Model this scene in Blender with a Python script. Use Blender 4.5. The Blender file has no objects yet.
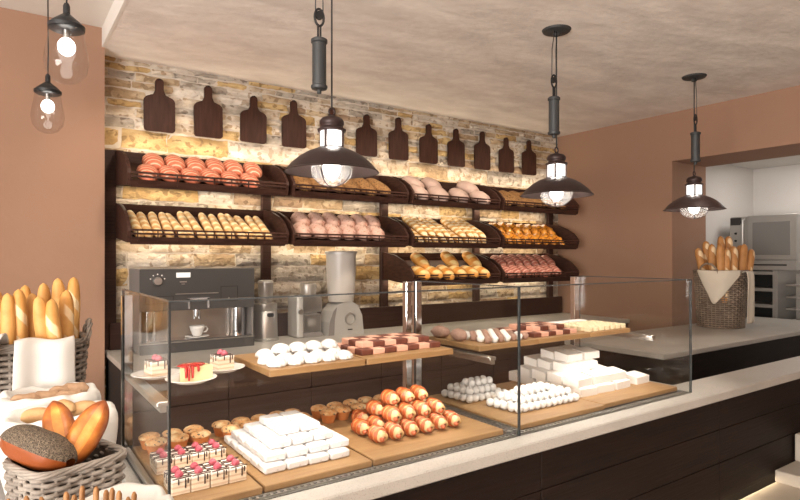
import bpy, math, random
from math import sin, cos, pi, radians
from mathutils import Vector, Matrix, Euler, noise
random.seed(7)
SC = bpy.context.scene
COL = SC.collection
CH = 1.5            # eye height
ZC = 0.92           # worktop height
YB = 4.05           # stone wall
XR = 4.84           # right wall
R = random.uniform

# ------------------------------------------------------------------ materials
def ramp(nt, fac, stops):
    r = nt.nodes.new('ShaderNodeValToRGB')
    els = r.color_ramp.elements
    while len(els) < len(stops): els.new(0.5)
    for e, (p, c) in zip(els, stops):
        e.position = p; e.color = (*c, 1)
    nt.links.new(fac, r.inputs['Fac'])
    return r.outputs['Color']

def newmat(name):
    m = bpy.data.materials.new(name); m.use_nodes = True
    nt = m.node_tree
    b = nt.nodes['Principled BSDF']
    return m, nt, b

def coords(nt, scale=(1, 1, 1)):
    tc = nt.nodes.new('ShaderNodeTexCoord')
    mp = nt.nodes.new('ShaderNodeMapping')
    mp.inputs['Scale'].default_value = scale
    nt.links.new(tc.outputs['Object'], mp.inputs['Vector'])
    return mp.outputs['Vector']

def mat(name, c, rough=0.6, metal=0.0, c2=None, nscale=20.0, stretch=(1, 1, 1), bump=0.0, bscale=None,
        spots=None, spot_scale=120, spot_cut=0.62, stripes=None, sss=0.0, coat=0.0, detail=6, lo=0.35, hi=0.65, spec=None):
    """plain surface with procedural mottling, speckles, stripes and bump"""
    m, nt, b = newmat(name)
    b.inputs['Roughness'].default_value = rough
    b.inputs['Metallic'].default_value = metal
    if spec is not None: b.inputs['Specular IOR Level'].default_value = spec
    if coat: b.inputs['Coat Weight'].default_value = coat
    if sss:
        b.inputs['Subsurface Weight'].default_value = sss
        b.inputs['Subsurface Scale'].default_value = 0.01
    v = coords(nt, stretch)
    col = None
    if c2 is not None or bump:
        n = nt.nodes.new('ShaderNodeTexNoise'); n.inputs['Scale'].default_value = nscale
        n.inputs['Detail'].default_value = detail
        nt.links.new(v, n.inputs['Vector'])
    if c2 is not None:
        col = ramp(nt, n.outputs['Fac'], [(lo, c), (hi, c2)])
    def mix(fac, a, cc):
        mx = nt.nodes.new('ShaderNodeMix'); mx.data_type = 'RGBA'
        nt.links.new(fac, mx.inputs['Factor'])
        if a is None: mx.inputs[6].default_value = (*c, 1)
        else: nt.links.new(a, mx.inputs[6])
        mx.inputs[7].default_value = (*cc, 1)
        return mx.outputs[2]
    if stripes:
        axis, sc, dist, cut, scol = stripes
        w = nt.nodes.new('ShaderNodeTexWave'); w.bands_direction = axis
        w.inputs['Scale'].default_value = sc; w.inputs['Distortion'].default_value = dist
        w.inputs['Detail'].default_value = 2; w.inputs['Detail Scale'].default_value = 1.5
        vv = coords(nt); nt.links.new(vv, w.inputs['Vector'])
        f = ramp(nt, w.outputs['Fac'], [(cut, (0, 0, 0)), (min(1, cut + .15), (1, 1, 1))])
        col = mix(f, col, scol)
    if spots:
        n2 = nt.nodes.new('ShaderNodeTexNoise'); n2.inputs['Scale'].default_value = spot_scale
        n2.inputs['Detail'].default_value = 1
        vv = coords(nt); nt.links.new(vv, n2.inputs['Vector'])
        f = ramp(nt, n2.outputs['Fac'], [(spot_cut, (0, 0, 0)), (spot_cut + .05, (1, 1, 1))])
        col = mix(f, col, spots)
    if col is None: b.inputs['Base Color'].default_value = (*c, 1)
    else: nt.links.new(col, b.inputs['Base Color'])
    if bump:
        bn = nt.nodes.new('ShaderNodeTexNoise'); bn.inputs['Scale'].default_value = bscale or nscale
        bn.inputs['Detail'].default_value = 8
        nt.links.new(v, bn.inputs['Vector'])
        bp = nt.nodes.new('ShaderNodeBump'); bp.inputs['Strength'].default_value = bump
        bp.inputs['Distance'].default_value = 0.01
        nt.links.new(bn.outputs['Fac'], bp.inputs['Height'])
        nt.links.new(bp.outputs['Normal'], b.inputs['Normal'])
    return m

def slashed(name, c, c2, cut_, freq, skew, H, rough=.6, thr=.55, zlo=.55, bump=.25):
    """crust with pale slanted slashes over the top of a loaf lying along y"""
    m, nt, b = newmat(name)
    b.inputs['Roughness'].default_value = rough
    v = coords(nt)
    n = nt.nodes.new('ShaderNodeTexNoise'); n.inputs['Scale'].default_value = 16; n.inputs['Detail'].default_value = 7
    nt.links.new(v, n.inputs['Vector'])
    base = ramp(nt, n.outputs['Fac'], [(.35, c), (.65, c2)])
    sp = nt.nodes.new('ShaderNodeSeparateXYZ'); nt.links.new(v, sp.inputs[0])
    def M2(op, a, b_):
        q = nt.nodes.new('ShaderNodeMath'); q.operation = op
        for i, u in enumerate((a, b_)):
            if isinstance(u, (int, float)): q.inputs[i].default_value = u
            elif u is not None: nt.links.new(u, q.inputs[i])
        return q.outputs[0]
    ph = M2('ADD', M2('MULTIPLY', sp.outputs['Y'], freq), M2('MULTIPLY', sp.outputs['X'], skew))
    ph = M2('ADD', ph, M2('MULTIPLY', n.outputs['Fac'], 2.2))
    sn = M2('SINE', ph, None)
    f1 = ramp(nt, M2('MULTIPLY_ADD', sn, .5), [(0, (0, 0, 0)), (1, (1, 1, 1))])
    sn2 = M2('ADD', M2('MULTIPLY', sn, .5), .5)
    f1 = ramp(nt, sn2, [(thr, (0, 0, 0)), (min(1, thr + .14), (1, 1, 1))])
    zz = M2('DIVIDE', sp.outputs['Z'], H)
    f2 = ramp(nt, zz, [(zlo, (0, 0, 0)), (min(1, zlo + .14), (1, 1, 1))])
    fac = M2('MULTIPLY', f1, f2)
    mx = nt.nodes.new('ShaderNodeMix'); mx.data_type = 'RGBA'
    nt.links.new(fac, mx.inputs['Factor']); nt.links.new(base, mx.inputs[6]); mx.inputs[7].default_value = (*cut_, 1)
    nt.links.new(mx.outputs[2], b.inputs['Base Color'])
    bp = nt.nodes.new('ShaderNodeBump'); bp.inputs['Strength'].default_value = bump; bp.inputs['Distance'].default_value = .008
    hh = M2('SUBTRACT', n.outputs['Fac'], M2('MULTIPLY', fac, .6))
    nt.links.new(hh, bp.inputs['Height']); nt.links.new(bp.outputs['Normal'], b.inputs['Normal'])
    return m

def glass(name, tint=(1, 1, 1), refl=1.0, ior=1.45, rough=0.0):
    """thin clear glass: fresnel mix of a see-through and a mirror layer"""
    m, nt, b = newmat(name)
    nt.nodes.remove(b)
    out = nt.nodes['Material Output']
    t = nt.nodes.new('ShaderNodeBsdfTransparent'); t.inputs['Color'].default_value = (*tint, 1)
    g = nt.nodes.new('ShaderNodeBsdfGlossy'); g.inputs['Roughness'].default_value = rough
    lw = nt.nodes.new('ShaderNodeLayerWeight'); lw.inputs['Blend'].default_value = .5
    pw = nt.nodes.new('ShaderNodeMath'); pw.operation = 'POWER'; pw.inputs[1].default_value = 4.5
    nt.links.new(lw.outputs['Facing'], pw.inputs[0])
    mu = nt.nodes.new('ShaderNodeMath'); mu.operation = 'MULTIPLY_ADD'; mu.inputs[1].default_value = .30 * refl; mu.inputs[2].default_value = .02 * refl
    nt.links.new(pw.outputs[0], mu.inputs[0])
    mx = nt.nodes.new('ShaderNodeMixShader')
    nt.links.new(mu.outputs[0], mx.inputs[0]); nt.links.new(t.outputs[0], mx.inputs[1]); nt.links.new(g.outputs[0], mx.inputs[2])
    nt.links.new(mx.outputs[0], out.inputs['Surface'])
    return m

def emis(name, c, s):
    m, nt, b = newmat(name)
    b.inputs['Base Color'].default_value = (*c, 1)
    b.inputs['Emission Color'].default_value = (*c, 1)
    b.inputs['Emission Strength'].default_value = s
    return m

def haze(name, c, f):
    m, nt, b = newmat(name); nt.nodes.remove(b)
    tl = nt.nodes.new('ShaderNodeBsdfTranslucent'); tl.inputs['Color'].default_value = (*c, 1)
    df = nt.nodes.new('ShaderNodeBsdfGlossy'); df.inputs['Color'].default_value = (*c, 1); df.inputs['Roughness'].default_value = .25
    ad = nt.nodes.new('ShaderNodeMixShader'); ad.inputs[0].default_value = .35
    nt.links.new(tl.outputs[0], ad.inputs[1]); nt.links.new(df.outputs[0], ad.inputs[2])
    t = nt.nodes.new('ShaderNodeBsdfTransparent')
    mx = nt.nodes.new('ShaderNodeMixShader'); mx.inputs[0].default_value = f
    nt.links.new(t.outputs[0], mx.inputs[1]); nt.links.new(ad.outputs[0], mx.inputs[2]); nt.links.new(mx.outputs[0], nt.nodes['Material Output'].inputs['Surface'])
    return m
M = {}
M['plaster'] = mat('ceiling_plaster', (.68, .62, .57), .9, c2=(.82, .765, .71), nscale=2.6, stretch=(1, 2.2, 1), bump=.8, bscale=7)
M['white_plaster'] = mat('white_plaster', (.66, .62, .57), .9, c2=(.72, .68, .63), nscale=2.2, bump=.3, bscale=9)
M['wall_brown'] = mat('brown_wall_paint', (.30, .172, .112), .85, c2=(.325, .187, .122), nscale=1.5, bump=.06, bscale=60)
M['wall_white'] = mat('white_wall_paint', (.60, .57, .54), .8)
M['tile'] = mat('pale_floor_tile', (.5, .44, .36), .5, c2=(.58, .5, .42), nscale=3)
M['step_stone'] = mat('pale_step_stone', (.42, .37, .31), .7, c2=(.5, .45, .38), nscale=5)
M['worktop'] = mat('pale_speckled_worktop', (.40, .375, .335), .4, c2=(.46, .43, .39), nscale=4, spots=(.28, .25, .22), spot_scale=260, spot_cut=.62)
M['darkwood'] = mat('dark_wood', (.034, .016, .0125), .5, c2=(.052, .026, .019), nscale=6, stretch=(.6, 4, 14), bump=.12, bscale=10, spec=.18)
M['counterwood'] = mat('dark_counter_wood', (.008, .0038, .0026), .55, c2=(.014, .0065, .0045), nscale=5, stretch=(.7, 4, 12), bump=.15, bscale=9, spec=.18)
M['backwood'] = mat('dark_cabinet_wood', (.075, .045, .036), .55, c2=(.10, .061, .049), nscale=5, stretch=(.7, 4, 12), bump=.12, bscale=9, spec=.18)
M['traywood'] = mat('dark_bread_tray_wood', (.032, .0135, .0095), .5, c2=(.058, .025, .017), nscale=8, stretch=(1, 2, 8), bump=.1, spec=.18)
M['board'] = mat('oiled_wood_board', (.29, .158, .064), .5, c2=(.37, .215, .092), nscale=6, stretch=(1.2, 9, 9), bump=.05)
M['cutboard'] = mat('dark_walnut_board', (.032, .0125, .008), .55, c2=(.055, .0225, .0145), nscale=6, stretch=(8, 1, 1.2), bump=.08, spec=.18)
M['groove'] = mat('joint_shadow_gap', (.01, .006, .005), .8)
M['chrome'] = mat('polished_steel', (.72, .73, .75), .12, 1.0)
M['steel'] = mat('brushed_steel', (.60, .59, .57), .32, 1.0)
M['satin'] = mat('satin_silver', (.58, .56, .53), .4, .35)
M['glass'] = glass('clear_glass', (.955, .96, .955), .95)
M['shelfglass'] = glass('clear_shelf_glass', (.98, .985, .98), .35)
M['lampglass'] = glass('lamp_glass', (.93, .93, .93), 1.6)
M['lampclear'] = haze('lamp_dome_glass', (.62, .63, .64), .13)
M['frost'] = haze('frosted_plastic_clear', (.80, .78, .76), .6)
M['hopper'] = glass('clear_plastic', (.86, .85, .84), 2.5, rough=.15)
M['glassedge'] = mat('glass_edge', (.045, .05, .052), .25)
M['casebase'] = mat('case_base', (.03, .03, .031), .4)
M['bronze'] = mat('dark_bronze_metal', (.036, .020, .019), .45, .35, c2=(.045, .026, .024), nscale=20)
M['irongrey'] = mat('grey_iron', (.045, .048, .050), .5, .3)
M['black'] = mat('black_metal', (.012, .013, .015), .4)
M['shade_in'] = mat('shade_lining', (.055, .038, .036), .5)
M['bulb'] = emis('lit_bulb', (1, .95, .88), 9)
def litglass(name, c, st):
    m, nt, b = newmat(name); nt.nodes.remove(b)
    e = nt.nodes.new('ShaderNodeEmission'); e.inputs['Color'].default_value = (*c, 1); e.inputs['Strength'].default_value = st
    t = nt.nodes.new('ShaderNodeBsdfTransparent')
    mx = nt.nodes.new('ShaderNodeMixShader'); mx.inputs[0].default_value = .5
    nt.links.new(t.outputs[0], mx.inputs[1]); nt.links.new(e.outputs[0], mx.inputs[2]); nt.links.new(mx.outputs[0], nt.nodes['Material Output'].inputs['Surface'])
    return m
M['milk'] = litglass('lit_lamp_window', (1, .97, .93), 2.0)
M['machine'] = mat('anthracite_metal', (.075, .073, .072), .38, .35)
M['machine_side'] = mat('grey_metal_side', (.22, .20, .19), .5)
M['niche'] = mat('warm_steel_niche', (.52, .40, .30), .3, .7, c2=(.40, .36, .33), nscale=3)
M['ceramic'] = mat('white_ceramic', (.80, .78, .76), .25)
M['clothw'] = mat('white_cloth', (.62, .595, .555), .95, c2=(.68, .655, .615), nscale=3, bump=.10, bscale=14)
M['clothc'] = mat('cream_cloth', (.60, .53, .43), .95, c2=(.64, .57, .47), nscale=6, bump=.12, bscale=20)
M['wicker'] = mat('grey_wicker', (.19, .158, .13), .75, c2=(.29, .25, .212), nscale=14, bump=.2, bscale=60)
M['wicker_brown'] = mat('brown_wicker', (.17, .122, .085), .75, c2=(.28, .21, .155), nscale=14, bump=.2, bscale=60)
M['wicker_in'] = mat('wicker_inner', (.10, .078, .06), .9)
M['tabletop'] = mat('pale_grey_table', (.48, .465, .45), .4)
M['oven'] = mat('stainless_oven', (.38, .365, .34), .4, .5)
M['ovenglass'] = mat('grey_oven_glass', (.19, .185, .175), .2)
M['ovendark'] = mat('dark_recess', (.02, .018, .016), .6)
# food
M['bag'] = slashed('baguette_crust', (.58, .275, .065), (.70, .39, .125), (.84, .64, .38), 60, 75, .046, thr=.70, zlo=.70)
M['bagcut'] = mat('baguette_floury_cut', (.82, .66, .44), .8, c2=(.74, .50, .24), nscale=26, bump=.2, bscale=60)
M['bag_dark'] = slashed('dark_baguette_crust', (.42, .18, .05), (.52, .245, .08), (.80, .60, .36), 38, 45, .06, thr=.60, zlo=.72)
M['thin'] = slashed('pale_thin_baguette_crust', (.68, .36, .12), (.80, .52, .22), (.88, .70, .42), 95, 40, .05, thr=.55, zlo=.45)
M['pinkloaf'] = slashed('rosy_scored_crust', (.58, .14, .07), (.66, .21, .11), (.85, .52, .37), 210, 40, .09, rough=.5, thr=.78, zlo=.35, bump=.4)
M['paleloaf'] = mat('floury_pink_crust', (.64, .42, .33), .8, c2=(.52, .29, .22), nscale=16, spots=(.40, .17, .12), spot_scale=60, spot_cut=.62, bump=.2)
M['flourloaf'] = mat('pale_floury_crust', (.62, .45, .37), .8, c2=(.52, .35, .29), nscale=12, bump=.2)
M['seed'] = mat('seeded_brown_crust', (.30, .145, .045), .8, c2=(.40, .21, .075), nscale=26, spots=(.10, .045, .015), spot_scale=110, spot_cut=.56, bump=.5, bscale=90)
M['lattice'] = slashed('pale_lattice_crust', (.60, .30, .075), (.72, .42, .13), (.92, .74, .47), 110, 60, .055, thr=.45, zlo=.40)
M['twist'] = mat('glazed_orange_pastry', (.66, .22, .018), .3, c2=(.80, .36, .05), nscale=22, spots=(.25, .05, .005), spot_scale=45, spot_cut=.6, bump=.2, coat=.3)
M['gold'] = slashed('golden_loaf_crust', (.68, .27, .04), (.80, .42, .11), (.88, .64, .28), 70, 20, .095, rough=.5, thr=.5, zlo=.6)
M['goldcut'] = mat('golden_loaf_cut', (.85, .60, .26), .65, c2=(.76, .45, .15), nscale=20, bump=.15)
M['redloaf'] = slashed('red_scored_crust', (.44, .125, .08), (.54, .20, .13), (.70, .38, .29), 210, 30, .085, rough=.55, thr=.68, zlo=.35, bump=.45)
def roasted(name, dirv, lo, hi):
    m, nt, b = newmat(name); b.inputs['Roughness'].default_value = .42
    v = coords(nt)
    n = nt.nodes.new('ShaderNodeTexNoise'); n.inputs['Scale'].default_value = 28; n.inputs['Detail'].default_value = 6
    nt.links.new(v, n.inputs['Vector'])
    dp = nt.nodes.new('ShaderNodeVectorMath'); dp.operation = 'DOT_PRODUCT'; dp.inputs[1].default_value = dirv
    nt.links.new(v, dp.inputs[0])
    mr = nt.nodes.new('ShaderNodeMapRange'); mr.inputs['From Min'].default_value = lo; mr.inputs['From Max'].default_value = hi
    nt.links.new(dp.outputs['Value'], mr.inputs['Value'])
    ad = nt.nodes.new('ShaderNodeMath'); ad.operation = 'MULTIPLY_ADD'; ad.inputs[1].default_value = .9
    nt.links.new(n.outputs['Fac'], ad.inputs[0])
    sb = nt.nodes.new('ShaderNodeMath'); sb.operation = 'SUBTRACT'; sb.inputs[1].default_value = .68
    nt.links.new(mr.outputs[0], sb.inputs[0]); nt.links.new(sb.outputs[0], ad.inputs[2])
    sx = nt.nodes.new('ShaderNodeSeparateXYZ'); nt.links.new(v, sx.inputs[0])
    ab = nt.nodes.new('ShaderNodeMath'); ab.operation = 'ABSOLUTE'; nt.links.new(sx.outputs['Y'], ab.inputs[0])
    m3 = nt.nodes.new('ShaderNodeMapRange'); m3.inputs['From Min'].default_value = .04; m3.inputs['From Max'].default_value = .085; m3.inputs['To Max'].default_value = .45
    nt.links.new(ab.outputs[0], m3.inputs['Value'])
    s2 = nt.nodes.new('ShaderNodeMath'); s2.operation = 'SUBTRACT'; nt.links.new(ad.outputs[0], s2.inputs[0]); nt.links.new(m3.outputs[0], s2.inputs[1])
    ad = s2
    nt.links.new(ramp(nt, ad.outputs[0], [(.02, (.24, .055, .010)), (.30, (.43, .125, .022)), (.60, (.62, .25, .045)), (.95, (.78, .46, .13))]), b.inputs['Base Color'])
    bp = nt.nodes.new('ShaderNodeBump'); bp.inputs['Strength'].default_value = .35; bp.inputs['Distance'].default_value = .008
    nt.links.new(n.outputs['Fac'], bp.inputs['Height']); nt.links.new(bp.outputs['Normal'], b.inputs['Normal'])
    return m
M['roast'] = roasted('roasted_orange_crust', (.5, 0, .87), .010, .085)
M['roast_pale'] = roasted('roasted_yellow_split', (.5, 0, .87), -.01, .07)
M['poppy'] = mat('poppy_seed_top', (.115, .083, .056), .85, c2=(.19, .14, .09), nscale=200, spots=(.035, .024, .018), spot_scale=480, spot_cut=.52, bump=.9, bscale=150)
M['roll'] = mat('pale_seeded_roll', (.36, .215, .12), .8, c2=(.45, .29, .18), nscale=40, bump=.5, bscale=70)
M['rollgold'] = mat('sandy_roll', (.48, .27, .11), .7, c2=(.56, .34, .16), nscale=25, bump=.4, bscale=50)
M['stick'] = mat('breadstick_crust', (.27, .12, .036), .6, c2=(.36, .175, .06), nscale=40, bump=.4, bscale=60)
M['muffin_case'] = mat('muffin_side', (.60, .19, .045), .6, c2=(.70, .26, .075), nscale=30)
M['muffin_top'] = mat('muffin_top_crumb', (.62, .25, .06), .7, c2=(.86, .68, .40), nscale=38, spots=(.10, .085, .06), spot_scale=110, spot_cut=.63, bump=.3, bscale=60)
M['sponge'] = mat('layered_cream_sponge', (.80, .66, .50), .8, stripes=('Z', 26, .4, .6, (.66, .47, .33)), bump=.1, bscale=80)
M['icing'] = mat('white_icing', (.84, .76, .68), .5)
M['choc'] = mat('dark_chocolate', (.045, .018, .012), .35)
M['berry'] = mat('raspberry_pink', (.50, .07, .11), .5, c2=(.62, .15, .19), nscale=60, bump=.4, bscale=120)
M['sauce'] = mat('red_berry_sauce', (.50, .022, .018), .15, coat=.6)
M['cheese'] = mat('cheesecake_cream', (.82, .68, .38), .6)
M['marsh'] = mat('white_sugar_square', (.78, .765, .765), .8, c2=(.74, .72, .725), nscale=18, spots=(.55, .5, .5), spot_scale=110, spot_cut=.70, bump=.1)
M['sugarball'] = mat('white_sugar_ball', (.86, .835, .82), .8, bump=.4, bscale=70)
M['sugarspeck'] = mat('speckled_sugar_ball', (.86, .84, .83), .8, c2=(.82, .8, .79), nscale=30, spots=(.22, .2, .2), spot_scale=70, spot_cut=.66, bump=.4, bscale=70)
M['cakewhite'] = mat('white_fondant_block', (.86, .82, .78), .6, c2=(.83, .79, .75), nscale=8)
M['meringue'] = mat('white_meringue', (.86, .84, .82), .7)
M['bacon'] = mat('red_glazed_crust', (.36, .060, .014), .35, c2=(.52, .125, .03), nscale=45, stripes=('Y', 30, 1.0, .84, (.80, .42, .18)), bump=.2, coat=.2)
M['dough'] = mat('cream_dough_end', (.70, .50, .28), .6, c2=(.60, .36, .15), nscale=30)
M['sausage'] = mat('sausage_tip', (.42, .10, .035), .45)
M['brownie'] = mat('brownie', (.115, .030, .017), .6, c2=(.16, .045, .025), nscale=50)
M['pinkcube'] = mat('pink_cream_cube', (.70, .39, .28), .7)
M['cocoa'] = mat('cocoa_ball', (.33, .19, .14), .8, c2=(.42, .26, .20), nscale=60, bump=.5, bscale=80)
M['nougat'] = mat('cream_nougat', (.84, .72, .48), .7, spots=(.6, .4, .2), spot_scale=90, spot_cut=.66)
STONES = [mat('stone_%s' % n, a, .9, c2=b2, nscale=9, stretch=(1, 1, 2.0), bump=1.0, bscale=34, detail=12, spots=s, spot_scale=24, spot_cut=.57, lo=.42, hi=.58)
          for n, a, b2, s in (('tan', (.50, .39, .26), (.34, .24, .14), (.27, .19, .11)),
                              ('cream', (.60, .52, .42), (.43, .34, .24), (.34, .25, .165)),
                              ('grey', (.45, .40, .34), (.30, .26, .21), (.22, .18, .14)),
                              ('ochre', (.54, .39, .19), (.41, .27, .115), (.29, .19, .085)),
                              ('brown', (.30, .205, .13), (.40, .29, .19), (.20, .13, .08)),
                              ('white', (.64, .58, .50), (.50, .43, .35), (.40, .32, .24)))]
M['mortar'] = mat('pale_mortar', (.52, .46, .38), .95, c2=(.60, .53, .45), nscale=20, bump=.6, bscale=40)

# ------------------------------------------------------------------ mesh builder
class MB:
    def __init__(s): s.v = []; s.f = []; s.m = []
    def add(s, vs, fs, mi=0, tr=None):
        o = len(s.v)
        s.v += [tuple(tr @ Vector(p)) if tr is not None else tuple(p) for p in vs]
        s.f += [tuple(i + o for i in f) for f in fs]
        s.m += [mi] * len(fs) if isinstance(mi, int) else list(mi)
        return s
    def box(s, a, b, mi=0, bev=0.0, tr=None):
        x0, y0, z0 = a; x1, y1, z1 = b
        if bev <= 0:
            vs = [(x0, y0, z0), (x1, y0, z0), (x1, y1, z0), (x0, y1, z0), (x0, y0, z1), (x1, y0, z1), (x1, y1, z1), (x0, y1, z1)]
            fs = [(0, 3, 2, 1), (4, 5, 6, 7), (0, 1, 5, 4), (1, 2, 6, 5), (2, 3, 7, 6), (3, 0, 4, 7)]
            return s.add(vs, fs, mi, tr)
        e = bev
        vs = []; idx = {}
        for i, x in enumerate((x0, x1)):
            for j, y in enumerate((y0, y1)):
                for k, z in enumerate((z0, z1)):
                    sx, sy, sz = (e, -e)[i], (e, -e)[j], (e, -e)[k]
                    for ax, p in enumerate(((x, y + sy, z + sz), (x + sx, y, z + sz), (x + sx, y + sy, z))):
                        idx[(i, j, k, ax)] = len(vs); vs.append(p)
        I = lambda i, j, k, a: idx[(i, j, k, a)]
        fs = []
        for i in (0, 1):
            q = [I(i, 0, 0, 0), I(i, 1, 0, 0), I(i, 1, 1, 0), I(i, 0, 1, 0)]; fs.append(tuple(q if i else q[::-1]))
            q = [I(0, i, 0, 1), I(0, i, 1, 1), I(1, i, 1, 1), I(1, i, 0, 1)]; fs.append(tuple(q if i else q[::-1]))
            q = [I(0, 0, i, 2), I(1, 0, i, 2), I(1, 1, i, 2), I(0, 1, i, 2)]; fs.append(tuple(q if i else q[::-1]))
        for a in (0, 1):
            for b2 in (0, 1):
                fs.append((I(a, b2, 0, 0), I(a, b2, 1, 0), I(a, b2, 1, 1), I(a, b2, 0, 1)))
                fs.append((I(a, 0, b2, 0), I(a, 1, b2, 0), I(a, 1, b2, 2), I(a, 0, b2, 2)))
                fs.append((I(0, a, b2, 1), I(1, a, b2, 1), I(1, a, b2, 2), I(0, a, b2, 2)))
                for c in (0, 1):
                    fs.append((I(a, b2, c, 0), I(a, b2, c, 1), I(a, b2, c, 2)))
        return s.add(vs, fs, mi, tr)
    def prism(s, pts, lo, hi, axis='x', mi=0, tr=None):
        """extrude closed 2D outline along an axis; pts are the two other coords in order"""
        n = len(pts)
        def P(a, b, w):
            return {'x': (w, a, b), 'y': (a, w, b), 'z': (a, b, w)}[axis]
        vs = [P(a, b, lo) for a, b in pts] + [P(a, b, hi) for a, b in pts]
        fs = [tuple(range(n))[::-1], tuple(range(n, 2 * n))] + [(i, (i + 1) % n, n + (i + 1) % n, n + i) for i in range(n)]
        return s.add(vs, fs, mi, tr)
    def lathe(s, prof, seg=24, mi=0, tr=None, mod=None, mis=None, squash=1.0):
        """prof: list of (r, z); revolve about z"""
        vs = []; fs = []; ms = []
        n = len(prof)
        for k in range(seg):
            a = 2 * pi * k / seg
            for i, (r, z) in enumerate(prof):
                rr = r * (mod(a, i) if mod else 1)
                vs.append((rr * cos(a), rr * sin(a) * squash, z))
        for k in range(seg):
            k2 = (k + 1) % seg
            for i in range(n - 1):
                fs.append((k * n + i, k2 * n + i, k2 * n + i + 1, k * n + i + 1))
                ms.append(mis[i] if mis else mi)
        return s.add(vs, fs, ms, tr)
    def tube(s, path, r, seg=6, mi=0, closed=False, cap=True, tr=None):
        path = [Vector(p) for p in path]; n = len(path)
        vs = []; fs = []
        up = Vector((0, 0, 1))
        for i, p in enumerate(path):
            if closed: t = path[(i + 1) % n] - path[i - 1]
            else: t = path[min(i + 1, n - 1)] - path[max(i - 1, 0)]
            if t.length < 1e-9: t = Vector((0, 0, 1))
            t.normalize()
            if i == 0:
                ref = up if abs(t.z) < .9 else Vector((1, 0, 0))
                u = t.cross(ref).normalized()
            else:
                u = (u - t * u.dot(t))
                if u.length < 1e-6: u = t.cross(up)
                u.normalize()
            w = t.cross(u)
            rr = r[i] if isinstance(r, (list, tuple)) else r
            for k in range(seg):
                a = 2 * pi * k / seg
                vs.append(p + (u * cos(a) + w * sin(a)) * rr)
        for i in range(n if closed else n - 1):
            j = (i + 1) % n
            for k in range(seg):
                k2 = (k + 1) % seg
                fs.append((i * seg + k, i * seg + k2, j * seg + k2, j * seg + k))
        if cap and not closed:
            fs.append(tuple(range(seg))[::-1]); fs.append(tuple((n - 1) * seg + k for k in range(seg)))
        return s.add(vs, fs, mi, tr)
    def cyl(s, p, r, z0, z1, seg=20, mi=0, tr=None):
        return s.lathe([(0, z0), (r, z0), (r, z1), (0, z1)], seg, mi, Matrix.Translation((p[0], p[1], 0)) if tr is None else tr)
    def ball(s, c, rx, ry, rz, seg=14, rings=9, mi=0, bumpy=0.0, tr=None, bs=60):
        vs = []; fs = []
        for i in range(rings + 1):
            th = pi * i / rings
            for k in range(seg):
                a = 2 * pi * k / seg
                d = Vector((sin(th) * cos(a), sin(th) * sin(a), -cos(th)))
                q = 1 + bumpy * noise.noise((d * 2.6 + Vector(c) * bs))
                vs.append((c[0] + d.x * rx * q, c[1] + d.y * ry * q, c[2] + d.z * rz * q))
        for i in range(rings):
            for k in range(seg):
                k2 = (k + 1) % seg
                fs.append((i * seg + k, i * seg + k2, (i + 1) * seg + k2, (i + 1) * seg + k))
        return s.add(vs, fs, mi, tr)
    def build(s, name, mats, parent=None, smooth=False, weld=True):
        me = bpy.data.meshes.new(name)
        me.from_pydata(s.v, [], s.f)
        if not isinstance(mats, (list, tuple)): mats = [mats]
        for m in mats: me.materials.append(M[m] if isinstance(m, str) else m)
        me.polygons.foreach_set('material_index', s.m)
        if weld:
            import bmesh
            bm = bmesh.new(); bm.from_mesh(me)
            bmesh.ops.remove_doubles(bm, verts=bm.verts, dist=1e-5)
            bmesh.ops.recalc_face_normals(bm, faces=bm.faces)
            bm.to_mesh(me); bm.free()
        if smooth:
            me.polygons.foreach_set('use_smooth', [True] * len(me.polygons))
            if smooth != 'all':
                try: me.set_sharp_from_angle(angle=radians(42))
                except Exception: pass
        me.update()
        o = bpy.data.objects.new(name, me); COL.objects.link(o)
        if parent is not None: o.parent = parent
        return o

def tag(o, label, cat, group=None):
    o['label'] = label; o['category'] = cat
    if group: o['group'] = group
    return o
def thing(name, label, cat, loc=(0, 0, 0), rz=0.0, group=None):
    o = bpy.data.objects.new(name, None); COL.objects.link(o)
    o.empty_display_size = .05
    o.location = loc; o.rotation_euler = (0, 0, rz)
    return tag(o, label, cat, group)
def struct(name, mb, m, smooth=False):
    o = mb.build(name, m, None, smooth); o['kind'] = 'structure'; return o
KIDS = {}
def kids(o):
    if o.name not in KIDS: KIDS[o.name] = [c for c in bpy.data.objects if c.parent == o]
    return KIDS[o.name]
def dup(src, loc, rot, label):
    def rec(o, par):
        c = o.copy(); COL.objects.link(c)
        if par is not None: c.parent = par
        for k in kids(o): rec(k, c)
        return c
    r = rec(src, None)
    r.location = loc; r.rotation_euler = rot; r['label'] = label
    return r
ORD = ['first', 'second', 'third', 'fourth', 'fifth', 'sixth', 'seventh', 'eighth', 'ninth', 'tenth', 'eleventh', 'twelfth',
       'thirteenth', 'fourteenth', 'fifteenth', 'sixteenth', 'seventeenth', 'eighteenth']
def place_all(src, spots):
    """spots: (loc, rot, label); the first one is the prototype itself"""
    for i, (loc, rot, lab) in enumerate(spots):
        if i == 0:
            src.location = loc; src.rotation_euler = rot; src['label'] = lab
        else: dup(src, loc, rot, lab)
T = Matrix.Translation
def RX(a): return Matrix.Rotation(a, 4, 'X')
def RY(a): return Matrix.Rotation(a, 4, 'Y')
def RZ(a): return Matrix.Rotation(a, 4, 'Z')
#@@SETTING
# ------------------------------------------------------------------ setting
struct('floor', MB().box((-3.5, -3, -.1), (8, 4.3, 0)), 'tile')
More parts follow.
